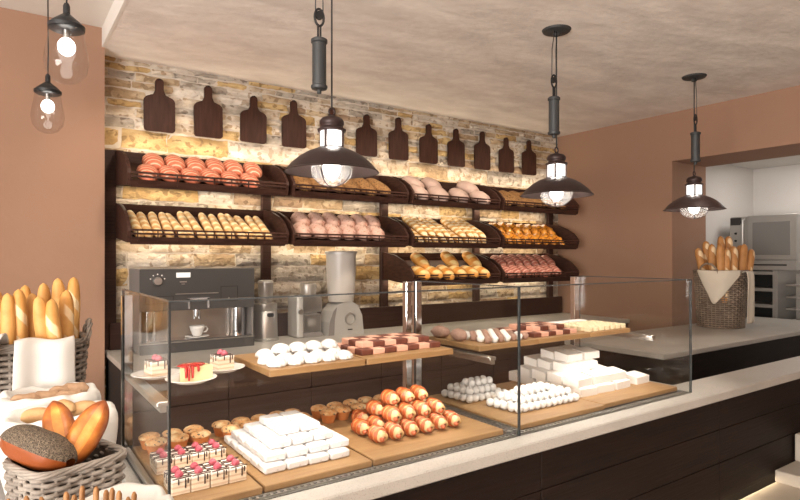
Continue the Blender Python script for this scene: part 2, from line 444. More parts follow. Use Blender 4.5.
# stone wall
mb = MB(); mb.box((.5, YB - .006, .0), (XR + .02, YB + .16, 2.9), 6)
z = .02
rs = random.Random(3)
while z < 2.80:
    hgt = rs.choice((.065, .08, .095, .105, .12, .13)) if z < 2.32 else rs.choice((.045, .055, .065, .075))
    x = .5 - rs.uniform(0, .2)
    while x < XR:
        w = rs.uniform(.14, .46) * (1.1 if hgt > .08 else .85)
        x0, x1 = max(x, .5) + .004, min(x + w, XR) - .004
        if x1 - x0 > .03:
            nx = max(2, int((x1 - x0) / .035)); nz = 3
            d = rs.uniform(.012, .030)
            q = rs.random()
            mi = 0 if q < .22 else 1 if q < .47 else 2 if q < .65 else 3 if q < .80 else 4 if q < .87 else 5
            vs = []; fs = []
            zz0, zz1 = z + .003 + rs.uniform(0, .004), min(z + hgt - .003 - rs.uniform(0, .005), 2.82)
            for j in range(nz + 1):
                for i in range(nx + 1):
                    px, pz = x0 + (x1 - x0) * i / nx, zz0 + (zz1 - zz0) * j / nz
                    edge = (i in (0, nx)) or (j in (0, nz))
                    px2 = px + (rs.uniform(-.006, .006) if edge else 0)
                    pz2 = pz + (rs.uniform(-.005, .005) if j in (0, nz) else 0)
                    dd = d * (.5 if edge else 1) + noise.noise((px * 22, pz * 34, z)) * .008
                    vs.append((px2, YB - dd, pz2))
            for j in range(nz):
                for i in range(nx):
                    a = j * (nx + 1) + i
                    fs.append((a, a + 1, a + nx + 2, a + nx + 1))
            rim = [i for i in range(nx + 1)] + [(j + 1) * (nx + 1) - 1 for j in range(1, nz + 1)] + \
                  [nz * (nx + 1) + i for i in range(nx - 1, -1, -1)] + [j * (nx + 1) for j in range(nz - 1, 0, -1)]
            o = len(vs)
            for i in rim: vs.append((vs[i][0], YB + .03, vs[i][2]))
            for k in range(len(rim)):
                k2 = (k + 1) % len(rim)
                fs.append((rim[k], rim[k2], o + k2, o + k))
            mb.add(vs, fs, mi)
        x += w
    z += hgt
struct('wall_back', mb, STONES + [M['mortar']])
# brown wall at left, standing a little in front of the stone
struct('wall_left', MB().box((-3.5, 3.87, 0), (.52, 4.21, 3.0)), 'wall_brown')
# ceiling: low part over the shop, higher part at left
struct('ceiling', MB().box((.52, -3, 2.766), (5.41, 4.25, 2.90)), 'plaster')
struct('trim_1', MB().box((.505, -3, 2.764), (.52, 3.87, 2.90)), 'white_plaster')
struct('trim_2', MB().box((-3.5, -3, 2.88), (.505, 4.25, 2.98)), 'white_plaster')
# right wall with wide opening
struct('wall_right', MB().box((XR, 2.785, 0), (5.41, 4.25, 2.8)).box((XR, .2, 2.34), (5.41, 2.785, 2.8)).box((XR, -3, 0), (5.41, .2, 2.8)), 'wall_brown')
struct('wall_light_block', MB().box((-3.5, -3.1, 0), (5.41, -3.0, 3.0)), 'wall_brown')  # unseen wall added behind the camera to cut the ambient light
# kitchen beyond the opening
struct('wall_kitchen', MB().box((5.41, 3.07, 0), (7.1, 3.2, 2.6)).box((7.0, -1, 0), (7.12, 3.07, 2.6)), 'wall_white')
struct('ceiling_kitchen', MB().box((5.41, -1, 2.49), (7.1, 3.2, 2.6)), 'wall_white')
# raised stone floor and steps beside the counter
struct('trim_3', MB().box((2.3, -.4, 0), (4.8, 1.262, .405), bev=.004), 'tile')
struct('trim_4', MB().box((3.10, -.4, .405), (4.8, 1.262, .463), bev=.004), 'step_stone')
struct('trim_5', MB().box((3.325, -.4, .463), (4.8, 1.262, .60), bev=.004), 'step_stone')

# ------------------------------------------------------------------ front counter
t = thing('serving_counter', 'long dark wood serving counter with pale stone top under the glass case', 'counter', (.27, 1.24, 0))
mb = MB()
mb.box((0, 0, .882), (4.55, .20, ZC), bev=.004)
mb.box((0, .195, .882), (2.26, .66, ZC - .006), bev=.002)
mb.build('worktop', 'worktop', t)
mb = MB()
xs = [.03 + 0.0]
joints = [.03, 1.17, 2.31, 3.43, 4.53]
rows = [.43, .60, .745, .878]
for a, b in zip(joints, joints[1:]):
    for r0, r1 in zip(rows, rows[1:]):
        mb.box((a + .001, .03, r0 + .001), (b - .001, .055, r1 - .001), bev=.002)
mb.build('front_panel', 'counterwood', t)
MB().box((.03, .05, .44), (4.53, .19, .88)).box((.03, .19, .44), (2.24, .64, .88)).build('carcass', 'counterwood', t)
MB().box((.2, .40, 0), (2.1, .62, .445)).box((2.1, .08, .0), (4.5, .19, .445)).build('plinth', 'groove', t)

# ------------------------------------------------------------------ back counter and side counter
t = thing('back_counter', 'long dark back counter with pale worktop under the bread racks', 'counter', (.545, 3.2, 0))
MB().box((-.01, -.01, .885), (4.285, .80, ZC), bev=.004).build('worktop', 'worktop', t)
MB().box((0, .03, .1), (4.28, .79, .886)).box((.02, .08, 0), (4.26, .78, .1)).build('carcass', 'groove', t)
cols = [0, .51, 1.02, 1.53, 2.04, 2.55, 3.06, 3.57, 4.27]
for a, b in zip(cols, cols[1:]):
    for z0, z1 in ((.10, .44), (.443, .70), (.703, .80), (.80, .884)):
        if z1 == .80: continue
        dw = MB().box((a + .002, 0, z0 if z0 != .80 else .705), (b - .002, .031, z1), bev=.002).build('drawer_front', 'backwood', t)
        if a == 3.06 and z0 == .80: hd = dw
h_ = MB().box((3.50, -.022, .77), (3.525, .0, .815), bev=.003).build('handle', 'chrome', hd); h_['label'] = 'small bright metal handle'
t = thing('splashback', 'dark wood splashback running along the stone wall behind the coffee machine', 'panel', (.56, 3.962, ZC))
MB().box((0, 0, .0), (4.25, .018, .17), bev=.002).build('board', 'darkwood', t)
t = thing('side_counter', 'dark wood side counter with pale top carrying the wicker baguette basket', 'counter', (3.25, 1.92, 0))
MB().box((0, 0, .885), (2.8, .74, ZC), bev=.004).build('worktop', 'worktop', t)
MB().box((.02, .02, 0), (2.78, .72, .886)).build('carcass', 'counterwood', t)

# ------------------------------------------------------------------ bread racks on the wall
PX = [.566 + 1.026 * k for k in range(5)]
PX[4] = 4.665
up = tag(MB().box((-.035, 0, 0), (.035, .035, 1.25), bev=.003).build('rack_post', 'darkwood'), 'x', 'post', 'upright posts of the bread racks')
place_all(up, [((x, 3.985, ZC), (0, 0, 0), l) for x, l in zip(PX, (
    'dark rack post beside the brown left wall', 'dark rack post behind the steel grinder, second from left',
    'dark rack post right of the tall juicer', 'dark rack post behind the golden loaves tray, fourth from left', 'dark rack post nearest the right wall corner'))])
TRX = [(.597, 1.58), (1.61, 2.565), (2.60, 3.535), (3.57, 4.58)]
TRZ = [1.93, 1.60, 1.30]
PROF = [(0, .02), (0, .24), (-.16, .215), (-.28, .175), (-.36, .13), (-.415, .07), (-.42, .05), (-.40, -.017)]
TRN = {(0, 0): 'rosy striped loaves', (0, 1): 'seeded brown loaves behind the front lamp', (0, 2): 'pale floury loaves', (0, 3): 'seeded brown loaves behind the middle lamp',
       (1, 0): 'thin pale baguettes', (1, 1): 'floury pink loaves', (1, 2): 'lattice baguettes', (1, 3): 'glazed orange pastries',
       (2, 2): 'golden split loaves', (2, 3): 'red scored loaves'}
RN = ['top', 'middle', 'bottom']
def tray(r, c):
    x0, x1 = TRX[c]; w = x1 - x0
    t = thing('bread_tray', 'dark wooden bread tray in %s row holding %s' % (RN[r], TRN[(r, c)]), 'tray', ((x0 + x1) / 2, 3.985, TRZ[r]), 0, 'bread trays on the stone wall')
    MB().prism(PROF, -w / 2, -w / 2 + .018, 'x').build('side_panel', 'traywood', t)
    MB().prism(PROF, w / 2 - .018, w / 2, 'x').build('side_panel', 'traywood', t)
    MB().box((-w / 2 + .018, -.014, .02), (w / 2 - .018, 0, .235)).build('back_panel', 'traywood', t)
    MB().prism([(-.014, .155), (-.014, .17), (-.395, -.025 + .012), (-.395, -.027)], -w / 2 + .018, w / 2 - .018, 'x').build('floor_panel', 'traywood', t)
    MB().prism([(-.40, -.022), (-.385, -.022), (-.41, .016), (-.42, .014)], -w / 2 + .018, w / 2 - .018, 'x').build('front_bar', 'traywood', t)
    for zz in (.034, .056):
        MB().box((-w / 2 + .018, -.420, zz - .0055), (w / 2 - .018, -.410, zz + .0055)).build('front_bar', 'traywood', t)
    for k in range(9):
        xx = -w / 2 + w * (k + .5) / 9
        MB().box((xx - .003, -.411, -.01), (xx + .003, -.405, .06)).build('spindle', 'traywood', t)
for r, c in TRN: tray(r, c)

# ---- loaves
def loaf(L, W, H, p=2.6, rings=18, seg=12, cuts=0, bend=0.0, depth=.12, cutw=.35, skew=.0, taper=0, twist=0, lump=.05, seed=1):
    """loaf along y, resting on z=0; returns MB with faces in slot 1 along the cuts"""
    vs = []; fs = []; ms = []
    for i in range(rings + 1):
        t = -1 + 2 * i / rings
        t = max(-.9995, min(.9995, math.copysign(abs(t) ** .8, t)))
        r = (1 - abs(t) ** p) ** (1 / 2.0 if taper == 0 else taper)
        for k in range(seg):
            a = 2 * pi * k / seg
            ca, sa = cos(a), sin(a)
            rr = r
            if cuts:
                ph = (t * cuts * .5 + skew * ca * .25) % 1.0
                if sa > .15: rr *= 1 - depth * (1 if abs(ph - .5) < cutw / 2 else 0) * (sa - .15) + depth * .3 * sa
            if twist: rr *= 1 + .14 * cos(2 * a + twist * t)
            q = 1 + lump * noise.noise((ca * 1.4 + seed, t * 2.2, sa * 1.4))
            x = W / 2 * ca * rr * q + bend * t * t * L
            zc = sa * rr * q
            z = H * (.42 + .58 * zc) if zc > 0 else H * (.42 + .42 * zc * 1.0)
            vs.append((x, t * L / 2, z))
    for i in range(rings):
        tm = -1 + 2 * (i + .5) / rings
        tm = math.copysign(abs(tm) ** .8, tm)
        for k in range(seg):
            k2 = (k + 1) % seg
            fs.append((i * seg + k, (i + 1) * seg + k, (i + 1) * seg + k2, i * seg + k2))
            a = 2 * pi * (k + .5) / seg
            ph = (tm * cuts * .5 + skew * cos(a) * .25) % 1.0
            ms.append(1 if cuts and sin(a) > .3 and abs(ph - .5) < cutw / 2 else 0)
    mb = MB(); mb.add(vs, fs, ms)
    return mb
def food(name, mb, mats, cat, group):
    return tag(mb.build(name, mats, None, 'all'), name, cat, group)

YT = 3.985; TH_ = math.atan2(.195, .39)
def pile(src, r, rows_, what, seed=0, jit=.05):
    """rows_: list of (list of x, distance up the sloping tray floor, extra height, row name, extra tilt)"""
    rr = random.Random(seed + 11 * r)
    sp = []
    for xs_, u, e, nm, et in rows_:
        for i, x in enumerate(xs_):
            pos = 'leftmost' if i == 0 else 'rightmost' if i == len(xs_) - 1 else ORD[i] + ' from left'
            uu = u + rr.uniform(-.012, .012)
            sp.append(((x, YT - .395 + uu * cos(TH_) - e * sin(TH_), TRZ[r] - .012 + uu * sin(TH_) + e * cos(TH_)), (TH_ + et + rr.uniform(-jit, jit), rr.uniform(-.15, .15), rr.uniform(-.10, .10)),
                       ('%s, %s, %s' % (what, nm, pos)) if nm else '%s, %s' % (what, pos)))
    place_all(src, sp)
def lin(a, b, n): return [a + (b - a) * i / (n - 1) for i in range(n)]

FB = ('front row', 'back row')
def rows2(a0, a1, n, b0, b1, m, u0=.11, u1=.27, e=.0, lift=.02):
    return [(lin(a0, a1, n), u0, e, FB[0], 0), (lin(b0, b1, m), u1, e + lift, FB[1], .05)]
s = food('striped_loaf', loaf(.21, .125, .085, 2.2, 24, 14, lump=.06), 'pinkloaf', 'bread', 'rosy striped loaves in the top left tray')
pile(s, 0, rows2(.72, 1.34, 6, .785, 1.415, 6), 'rosy striped loaf in the top left tray', 1)
s = food('thin_baguette', loaf(.37, .055, .05, 5, 26, 12, lump=.05), 'thin', 'bread', 'thin pale baguettes in the middle left tray')
pile(s, 1, [(lin(.665, 1.02, 7) + lin(1.095, 1.47, 7), .20, .0, '', .04)], 'thin pale baguette in the middle left tray', 2, .06)
s = food('seeded_loaf', loaf(.34, .15, .08, 2.6, 20, 12, lump=.1), 'seed', 'bread', 'seeded brown loaves in the second top tray')
pile(s, 0, [(lin(1.73, 2.40, 6), .20, .0, '', 0)], 'seeded brown loaf behind the front pendant lamp', 3)
s = food('floury_loaf', loaf(.19, .135, .095, 2.2, 18, 14, lump=.1, seed=4), 'paleloaf', 'bread', 'floury pink loaves in the second middle tray')
pile(s, 1, rows2(1.725, 2.33, 6, 1.775, 2.38, 6), 'floury pink round loaf in middle row tray', 4)
s = food('pale_loaf', loaf(.23, .17, .10, 2.2, 18, 14, lump=.08, seed=7), 'flourloaf', 'bread', 'pale floury loaves in the third top tray')
pile(s, 0, [([2.72, 2.93, 3.15, 3.38], .11, 0, FB[0], 0), ([2.76, 2.96, 3.37], .27, .02, FB[1], .05)], 'large pale floury loaf in the third top tray', 5)
s = food('seeded_loaf', loaf(.34, .17, .075, 2.6, 20, 12, lump=.1, seed=9), 'seed', 'bread', 'seeded brown loaves in the right top tray')
pile(s, 0, [(lin(3.70, 4.42, 6), .20, .0, '', 0)], 'seeded brown loaf behind the middle pendant lamp', 6)
s = food('lattice_baguette', loaf(.37, .070, .055, 4, 26, 12, lump=.04), 'lattice', 'bread', 'lattice baguettes in the third middle tray')
pile(s, 1, [(lin(2.72, 3.02, 5) + lin(3.11, 3.40, 5), .20, .0, 'lower layer', 0), (lin(2.755, 2.98, 4) + lin(3.15, 3.36, 4), .215, .045, 'upper layer', 0)], 'pale lattice baguette in middle row tray', 7, .02)
s = food('glazed_twist', loaf(.22, .10, .075, 1.8, 28, 16, twist=8, lump=.14), 'twist', 'pastry', 'glazed orange pastries in the right middle tray')
pile(s, 1, rows2(3.68, 4.36, 7, 3.72, 4.41, 7), 'glazed orange twist pastry in middle row tray', 8)
s = food('golden_loaf', loaf(.235, .115, .09, 2.5, 22, 14, lump=.06), 'gold', 'bread', 'golden split loaves in the bottom tray')
pile(s, 2, [(lin(2.74, 3.38, 6), .11, 0, FB[0], -.12), ([2.83, 3.16, 3.41], .265, .03, FB[1], .08)], 'golden split loaf in the bottom tray', 9, .1)
s = food('red_loaf', loaf(.20, .115, .085, 2.2, 22, 14, lump=.08, seed=3), 'redloaf', 'bread', 'red scored loaves in the right bottom tray')
pile(s, 2, rows2(3.69, 4.34, 7, 3.73, 4.39, 7), 'red scored loaf in the right bottom tray', 10)

# ------------------------------------------------------------------ cutting boards on the wall
def board_shape(w, hh, seed):
    q = random.Random(seed); pts = []
    hw = w / 2; body = hh * .66; n = .026
    def arc(cx, cy, r, a0, a1, k=6): return [(cx + r * cos(a0 + (a1 - a0) * i / k), cy + r * sin(a0 + (a1 - a0) * i / k)) for i in range(k + 1)]
    right = arc(hw - .02, .02, .02, -pi / 2, 0) + arc(hw - .035, body - .035, .035, 0, pi / 2 * .75) + \
        [(n + .012, body + .012), (n, body + .04)] + arc(0, hh - n, n, 0, pi / 2)
    left = [(-x, y) for x, y in right[::-1]]
    return right + left[1:]
bd = thing('cutting_board', 'x', 'cutting board', (0, 0, 0), 0, 'dark cutting boards hanging on the stone wall')
MB().prism(board_shape(.192, .345, 1), -.010, .010, 'y').build('board', 'cutboard', bd)
MB().lathe([(0, 0), (.006, 0), (.006, .006), (0, .006)], 10, tr=T((0, -.010, .338)) @ RX(pi / 2)).build('hanging_hole', 'groove', bd)
BL = ['dark cutting board nearest the brown left wall', 'second dark cutting board from the left wall', 'third dark cutting board from the left wall', 'dark cutting board just left of the front lamp',
      'dark cutting board hidden behind the front lamp', 'dark cutting board just right of the front lamp', 'seventh dark cutting board from the left wall', 'eighth dark cutting board from the left wall',
      'fourth dark cutting board from the right corner', 'third dark cutting board from the right corner', 'second dark cutting board from the right corner', 'dark cutting board nearest the right corner']
place_all(bd, [((.858 + .3165 * i, 3.985, 2.318), (0, R(-.02, .02), 0), BL[i]) for i in range(12)])
for i, o in enumerate([o for o in bpy.data.objects if o.name.startswith('cutting_board')]):
    o.scale = (1, 1, 1 + .03 * sin(i * 2.3))

#@@CASE
# ------------------------------------------------------------------ glass display case
YG = 1.31; YR = 1.886; XL = .30; XJ = 1.384; XE = 2.43; ZT = 1.405; TH = .007
case = thing('display_case', 'long clear glass display case with steel posts on the front counter', 'display case', (XL, YG, ZC))
def pane(name, a, b, thin):
    """glass sheet with dark polished edges; thin = thin axis"""
    mb = MB(); mb.box(a, (b[0], b[1], b[2] - .0035))
    ax = 'xyz'.index(thin)
    order = [2, 2, 1, 0, 1, 0]
    mb.m = [0 if o == ax else 1 for o in order]
    mb.box((a[0], a[1], b[2] - .0035), b, 1)
    return mb.build(name, ['glass', 'glassedge'], case)
LX = lambda x: x - XL
LY = lambda y: y - YG
LZ = lambda z: z - ZC
MB().box((0, .02, -.006), (LX(XE), LY(1.86), .001)).build('base_tray', 'casebase', case)
pane('front_glass', (0, 0, 0), (LX(XJ) - .002, TH, LZ(ZT)), 'y')
pane('front_glass', (LX(XJ) + .002, 0, 0), (LX(XE), TH, LZ(ZT)), 'y')
pane('end_glass', (0, TH + .001, 0), (TH, LY(YR), LZ(ZT)), 'x')
pane('end_glass', (LX(XE) - TH, TH + .001, 0), (LX(XE), LY(YR), LZ(ZT)), 'x')
pane('partition_glass', (LX(XJ) - .0035, TH + .001, 0), (LX(XJ) + .0035, LY(YR), LZ(ZT)), 'x')
for x, w, zt in ((XL + .001, .030, 1.385), (1.342, .028, 1.40), (1.390, .030, 1.40), (2.385, .040, 1.40)):
    MB().box((LX(x), LY(YR) - .0, 0), (LX(x) + w, LY(YR) + .028, LZ(zt)), bev=.002).build('steel_post', 'chrome', case)
for x in (.308, 1.395, 2.375):
    MB().box((LX(x), LY(1.46), LZ(1.140)), (LX(x) + .03, LY(YR), LZ(1.152)), bev=.002).box((LX(x) + .008, LY(1.46), LZ(1.126)), (LX(x) + .022, LY(YR), LZ(1.14))).build('shelf_bracket', 'steel', case)
for a, b in ((.312, 1.374), (1.396, 2.42)):
    mb = MB(); mb.box((LX(a), LY(1.50), LZ(1.152)), (LX(b), LY(1.875), LZ(1.157))); mb.m = [0, 0, 1, 1, 1, 1]
    mb.build('glass_shelf', ['shelfglass', 'shelfglass'], case)
mb = MB()
for k in range(115):
    x = LX(.36) + k * .018
    mb.box((x, .012, -.002), (x + .007, .026, .004))
mb.box((LX(.34), .010, -.002), (LX(2.41), .0125, .005)).box((LX(.34), .0255, -.002), (LX(2.41), .028, .005)).build('vent_grille', 'steel', case)
mb = MB()
for k in range(30):
    y = .035 + k * .0175
    mb.box((LX(1.357), y, .001), (LX(1.378), y + .007, .010))
    mb.box((LX(1.39), y, .001), (LX(1.41), y + .007, .010))
for x in (1.352, 1.377, 1.388, 1.410): mb.box((LX(x), .03, .001), (LX(x) + .003, .56, .012))
mb.build('perforated_strip', 'steel', case)
mb = MB().box((LX(.302), .012, -.004), (LX(.318), LY(1.87), .014), bev=.002)
mb.build('end_rail', 'steel', case)

ZB = ZC + .001; BT = .018; ZP = ZB + BT     # boards on case floor
def wood_board(x0, x1, y0, y1, z, th, label, rz=0.0):
    cx, cy = (x0 + x1) / 2, (y0 + y1) / 2
    o = MB().box((x0 - cx, y0 - cy, 0), (x1 - cx, y1 - cy, th), bev=.002).build('serving_board', 'board')
    o.location = (cx, cy, z); o.rotation_euler = (0, 0, rz)
    return tag(o, label, 'board', 'wooden serving boards in the glass case')
wood_board(.322, .527, 1.345, 1.85, ZB, BT, 'lower wooden board under the raspberry cakes')
wood_board(.533, .843, 1.348, 1.85, ZB, BT, 'lower wooden board under the white sugar squares')
wood_board(.850, 1.348, 1.348, 1.86, ZB, BT, 'lower wooden board under the sausage rolls')
wood_board(1.415, 1.885, 1.35, 1.85, ZB, BT, 'lower wooden board under the white sugar balls')
wood_board(1.892, 2.405, 1.36, 1.855, ZB, BT, 'lower wooden board under the white cake blocks')
ZS = 1.1575; ZU = ZS + .020
wood_board(.63, .948, 1.555, 1.87, ZS, .02, 'upper wooden board under the fluted meringues')
wood_board(.955, 1.31, 1.555, 1.865, ZS, .02, 'upper wooden board under the brownie and pink cubes')
wood_board(1.425, 1.735, 1.545, 1.86, ZS, .02, 'upper wooden board under the cocoa and coconut balls')
wood_board(1.74, 2.06, 1.55, 1.86, ZS, .02, 'upper wooden board under the red cake squares')
wood_board(2.066, 2.352, 1.55, 1.865, ZS, .02, 'upper wooden board under the nougat cubes')

# ---- muffins
mf = thing('muffin', 'x', 'muffin', (0, 0, 0), 0, 'seeded muffins at the back of the lower boards')
MB().lathe([(0, 0), (.019, 0), (.0205, .004), (.0275, .029), (0, .0295)], 20, mod=lambda a, i: 1 + .03 * cos(10 * a)).build('muffin_base', 'muffin_case', mf, True)
MB().lathe([(.0255, .027), (.0300, .030), (.0295, .0345), (.0245, .0395), (.014, .0435), (0, .0445)], 20, mod=lambda a, i: 1 + .035 * sin(3 * a + i)).build('muffin_top', 'muffin_top', mf, True)
sp = []
def mrow(xs_, y, bn, rw):
    for i, x in enumerate(xs_):
        pos = 'leftmost' if i == 0 else 'rightmost' if i == len(xs_) - 1 else ORD[i] + ' from left'
        sp.append(((x, y + R(-.004, .004), ZP), (0, 0, R(0, 6)), 'seeded muffin behind the %s, %s row, %s' % (bn, rw, pos)))
mrow([.362, .425, .488], 1.810, 'raspberry cakes', 'back'); mrow([.366, .429, .492], 1.748, 'raspberry cakes', 'front')
mrow([.575, .638, .700, .762, .815], 1.815, 'white sugar squares', 'back'); mrow([.585, .648, .710, .772, .82], 1.754, 'white sugar squares', 'front')
mrow([.915, .98, 1.045, 1.11, 1.175, 1.24], 1.815, 'sausage rolls', 'back'); mrow([.918, .975, 1.04, 1.105], 1.750, 'sausage rolls', 'front')
place_all(mf, sp)

# ---- raspberry slices
def slice_parts(t, w=.043, d=.082, hh=.036):
    MB().box((-w / 2, -d / 2, 0), (w / 2, d / 2, hh - .006), bev=.0015).build('sponge', 'sponge', t)
    MB().box((-w / 2 - .0005, -d / 2 - .0005, hh - .007), (w / 2 + .0005, d / 2 + .0005, hh), bev=.002).build('icing', 'icing', t)
    mb = MB()
    for k in range(6):
        y = -d / 2 + d * (k + .5) / 6
        mb.box((-w / 2 - .001, y - .0023, hh - .0005), (w / 2 + .001, y + .0023, hh + .0012), tr=T((0, 0, 0)) @ RZ(.12 * (-1) ** k))
    for x, l in ((-w * .15, .012), (w * .22, .022), (w * .36, .012)):
        mb.box((x - .0014, -d / 2 - .0016, hh - l), (x + .0014, -d / 2, hh + .001))
    for y, l in ((-d * .2, .014), (d * .1, .02), (d * .33, .012)):
        mb.box((-w / 2 - .0016, y - .0014, hh - l), (-w / 2, y + .0014, hh + .001))
    mb.build('chocolate_drizzle', 'choc', t)
    for yy in (-d * .24, d * .2):
        mb = MB()
        mb.lathe([(0, 0), (.008, .0005), (.0105, .004), (.009, .009), (.005, .0135), (0, .0155)], 12, tr=T((0, yy, hh)) @ RZ(.5), mod=lambda a, i: 1 + .12 * cos(5 * a + i * 2))
        mb.build('raspberry', 'berry', t, 'all')
ck = thing('raspberry_cake', 'x', 'cake', (0, 0, 0), 0, 'raspberry cake slices on the lower board')
slice_parts(ck)
sp = []
for nm, y, x0 in (('front', 1.452, .352), ('back', 1.612, .352)):
    for i in range(4):
        sp.append(((x0 + i * .0455, y, ZP), (0, 0, R(-.02, .02)), 'layered raspberry cake slice with chocolate drizzle, %s row, %s' % (nm, ('leftmost', 'second from left', 'third from left', 'rightmost')[i])))
place_all(ck, sp)

# ---- white sugar squares
sq = tag(MB().box((-.030, -.026, 0), (.030, .026, .0205), bev=.004).build('sugar_square', 'marsh', None, True), 'x', 'sweet', 'white sugar squares stacked on the lower board')
sp = []
LN = ['bottom', 'second', 'third', 'top']
for l, (nx, ny, x0, y0) in enumerate(((4, 6, .588, 1.437), (4, 5, .600, 1.462), (3, 4, .628, 1.492), (2, 3, .670, 1.53))):
    for j in range(ny):
        for i in range(nx):
            sp.append(((x0 + i * .064 + R(-.001, .001), y0 + j * .0555 + R(-.001, .001), ZP + l * .021), (0, 0, R(-.05, .05)),
                       'white sugar square, %s layer, %s from left, %s row from the front' % (LN[l], ORD[i], ORD[j])))
place_all(sq, sp)

# ---- sausage rolls
sr = thing('sausage_roll', 'x', 'pastry', (0, 0, 0), 0, 'sausage rolls piled on the lower board')
prof = []
n = 22
for i in range(n + 1):
    t_ = i / n
    r = .0225 * (1 - (abs(t_ - .5) * 2) ** 3.5) ** .5 * (1 + .13 * cos(t_ * 2 * pi * 4)) if 0 < t_ < 1 else .006
    prof.append((r, -.038 + .076 * t_))
MB().lathe(prof, 18, tr=T((0, .004, .0225)) @ RX(pi / 2)).build('crust', 'bacon', sr, 'all')
MB().lathe([(.004, .047), (.0105, .0455), (.015, .040), (.0172, .033), (.0165, .026), (.014, .02)], 18, tr=T((.001, .004, .0225)) @ RX(pi / 2), mod=lambda a, i: 1 + .10 * cos(3 * a + .6)).build('dough_end', 'dough', sr, 'all')
MB().ball((-.0065, -.041, .0175), .0078, .011, .0078).build('sausage_tip', 'sausage', sr, 'all')
sp = []
def srow(xs_, y, z, lay, rw):
    for i, x in enumerate(xs_):
        pos = 'leftmost' if i == 0 else 'rightmost' if i == len(xs_) - 1 else ORD[i] + ' from left'
        sp.append(((x, y, ZP + z), (0, R(-.3, .3) * 0, R(-.12, .12) - .1), 'sausage roll with cream dough end, %s layer, %s row, %s' % (lay, rw, pos)))
srow([.945 + .058 * i for i in range(6)], 1.478, 0, 'bottom', 'front')
srow([.940 + .058 * i for i in range(6)], 1.570, 0, 'bottom', 'second')
srow([.995 + .058 * i for i in range(5)], 1.662, 0, 'bottom', 'back')
srow([1.025 + .058 * i for i in range(4)], 1.522, .038, 'upper', 'front')
srow([1.022 + .058 * i for i in range(4)], 1.612, .038, 'upper', 'back')
srow([1.055 + .058 * i for i in range(3)], 1.575, .076, 'top', 'only')
place_all(sr, sp)

# ---- sugar balls, two piles
for mname, matn, grp, what, pts in (
    ('sugar_ball', 'sugarball', 'plain white sugar balls in the rear pile', 'plain white sugar ball, rear pile',
     [(0, 1.482, 1.665, 7, 5, .031, .032), (1, 1.50, 1.685, 5, 4, .031, .032), (2, 1.535, 1.71, 4, 2, .031, .032)]),
    ('sugar_ball', 'sugarspeck', 'speckled white sugar balls in the front pile', 'speckled white sugar ball, front pile',
     [(0, 1.530, 1.455, 11, 5, .0315, .032), (1, 1.565, 1.472, 9, 4, .0315, .032), (2, 1.60, 1.492, 5, 2, .0315, .032)])):
    b = tag(MB().ball((0, 0, .0152), .0152, .0152, .0152, 12, 8, bumpy=.10).build(mname, matn, None, 'all'), 'x', 'sweet', grp)
    sp = []
    for l, x0, y0, nx, ny, dx, dy in pts:
        for j in range(ny):
            for i in range(nx):
                if mname == 'sugar_ball' and matn == 'sugarspeck' and l == 0 and j == 0 and i < 0: continue
                sp.append(((x0 + i * dx + R(-.001, .001) - j * .004, y0 + j * dy + R(-.001, .001), ZP + l * .0235), (R(0, 3), R(-.2, .2), R(0, 6)),
                           '%s, %s layer, %s from left, %s row' % (what, LN[l], ORD[i], ORD[j])))
    # rotate about own centre: keep the balls resting
    sp = [(loc, (0, 0, rot[2]), lab) for loc, rot, lab in sp]
    place_all(b, sp)

# ---- white cake blocks
mb = MB().prism([(-.049, 0), (.049, 0), (.049, .034), (-.049, .034)], -.036, .036, 'y')
cb = tag(MB().prism([(-.036, 0), (.036, 0), (.036, .0400), (.030, .0405), (-.034, .0315), (-.036, .030)], -.050, .050, 'x').build('cake_block', 'cakewhite'), 'x', 'cake', 'white cake blocks stacked on the lower board')
sp = []
for l, (x0, y0, nx, ny) in enumerate(((1.958, 1.51, 3, 5), (1.955, 1.53, 3, 4), (2.01, 1.63, 2, 3), (2.06, 1.66, 2, 2))):
    for j in range(ny):
        for i in range(nx):
            if l == 1 and i == 2 and j > 1: continue
            a = R(-.10, .10)
            sp.append(((x0 + i * .114 + R(-.003, .003), y0 + j * .083 + R(-.002, .002), ZP + l * .0355), (0, 0, a),
                       'white cake block, %s layer, %s from left, %s row from the front' % (LN[l], ORD[i], ORD[j])))
sp.append(((2.345, 1.52, ZP), (0, 0, .05), 'single white cake block at the right end of the board'))
place_all(cb, sp)

# ---- meringues
mg = tag(MB().lathe([(0, 0), (.024, 0), (.0285, .004), (.0275, .009), (.027, .013), (.022, .019), (.020, .021), (.010, .026), (0, .028)], 40, mod=lambda a, i: 1 + (.09 if 0 < i < 8 else 0) * cos(10 * a + i * .5)).build('meringue', 'meringue', None, 'all'), 'x', 'meringue', 'fluted meringues on the upper board')
sp = []
for j, (y, x0, n) in enumerate(((1.605, .672, 5), (1.66, .665, 5), (1.715, .690, 5), (1.77, .70, 4))):
    for i in range(n):
        sp.append(((x0 + i * .0565, y, ZU), (0, 0, R(0, 6)), 'white fluted meringue, %s row, %s from left' % (('front', 'second', 'third', 'back')[j], ORD[i])))
for i in range(4): sp.append(((.725 + i * .0565, 1.70, ZU + .024), (0, 0, R(0, 6)), 'white fluted meringue on top of the others, %s from left' % ORD[i]))
place_all(mg, sp)

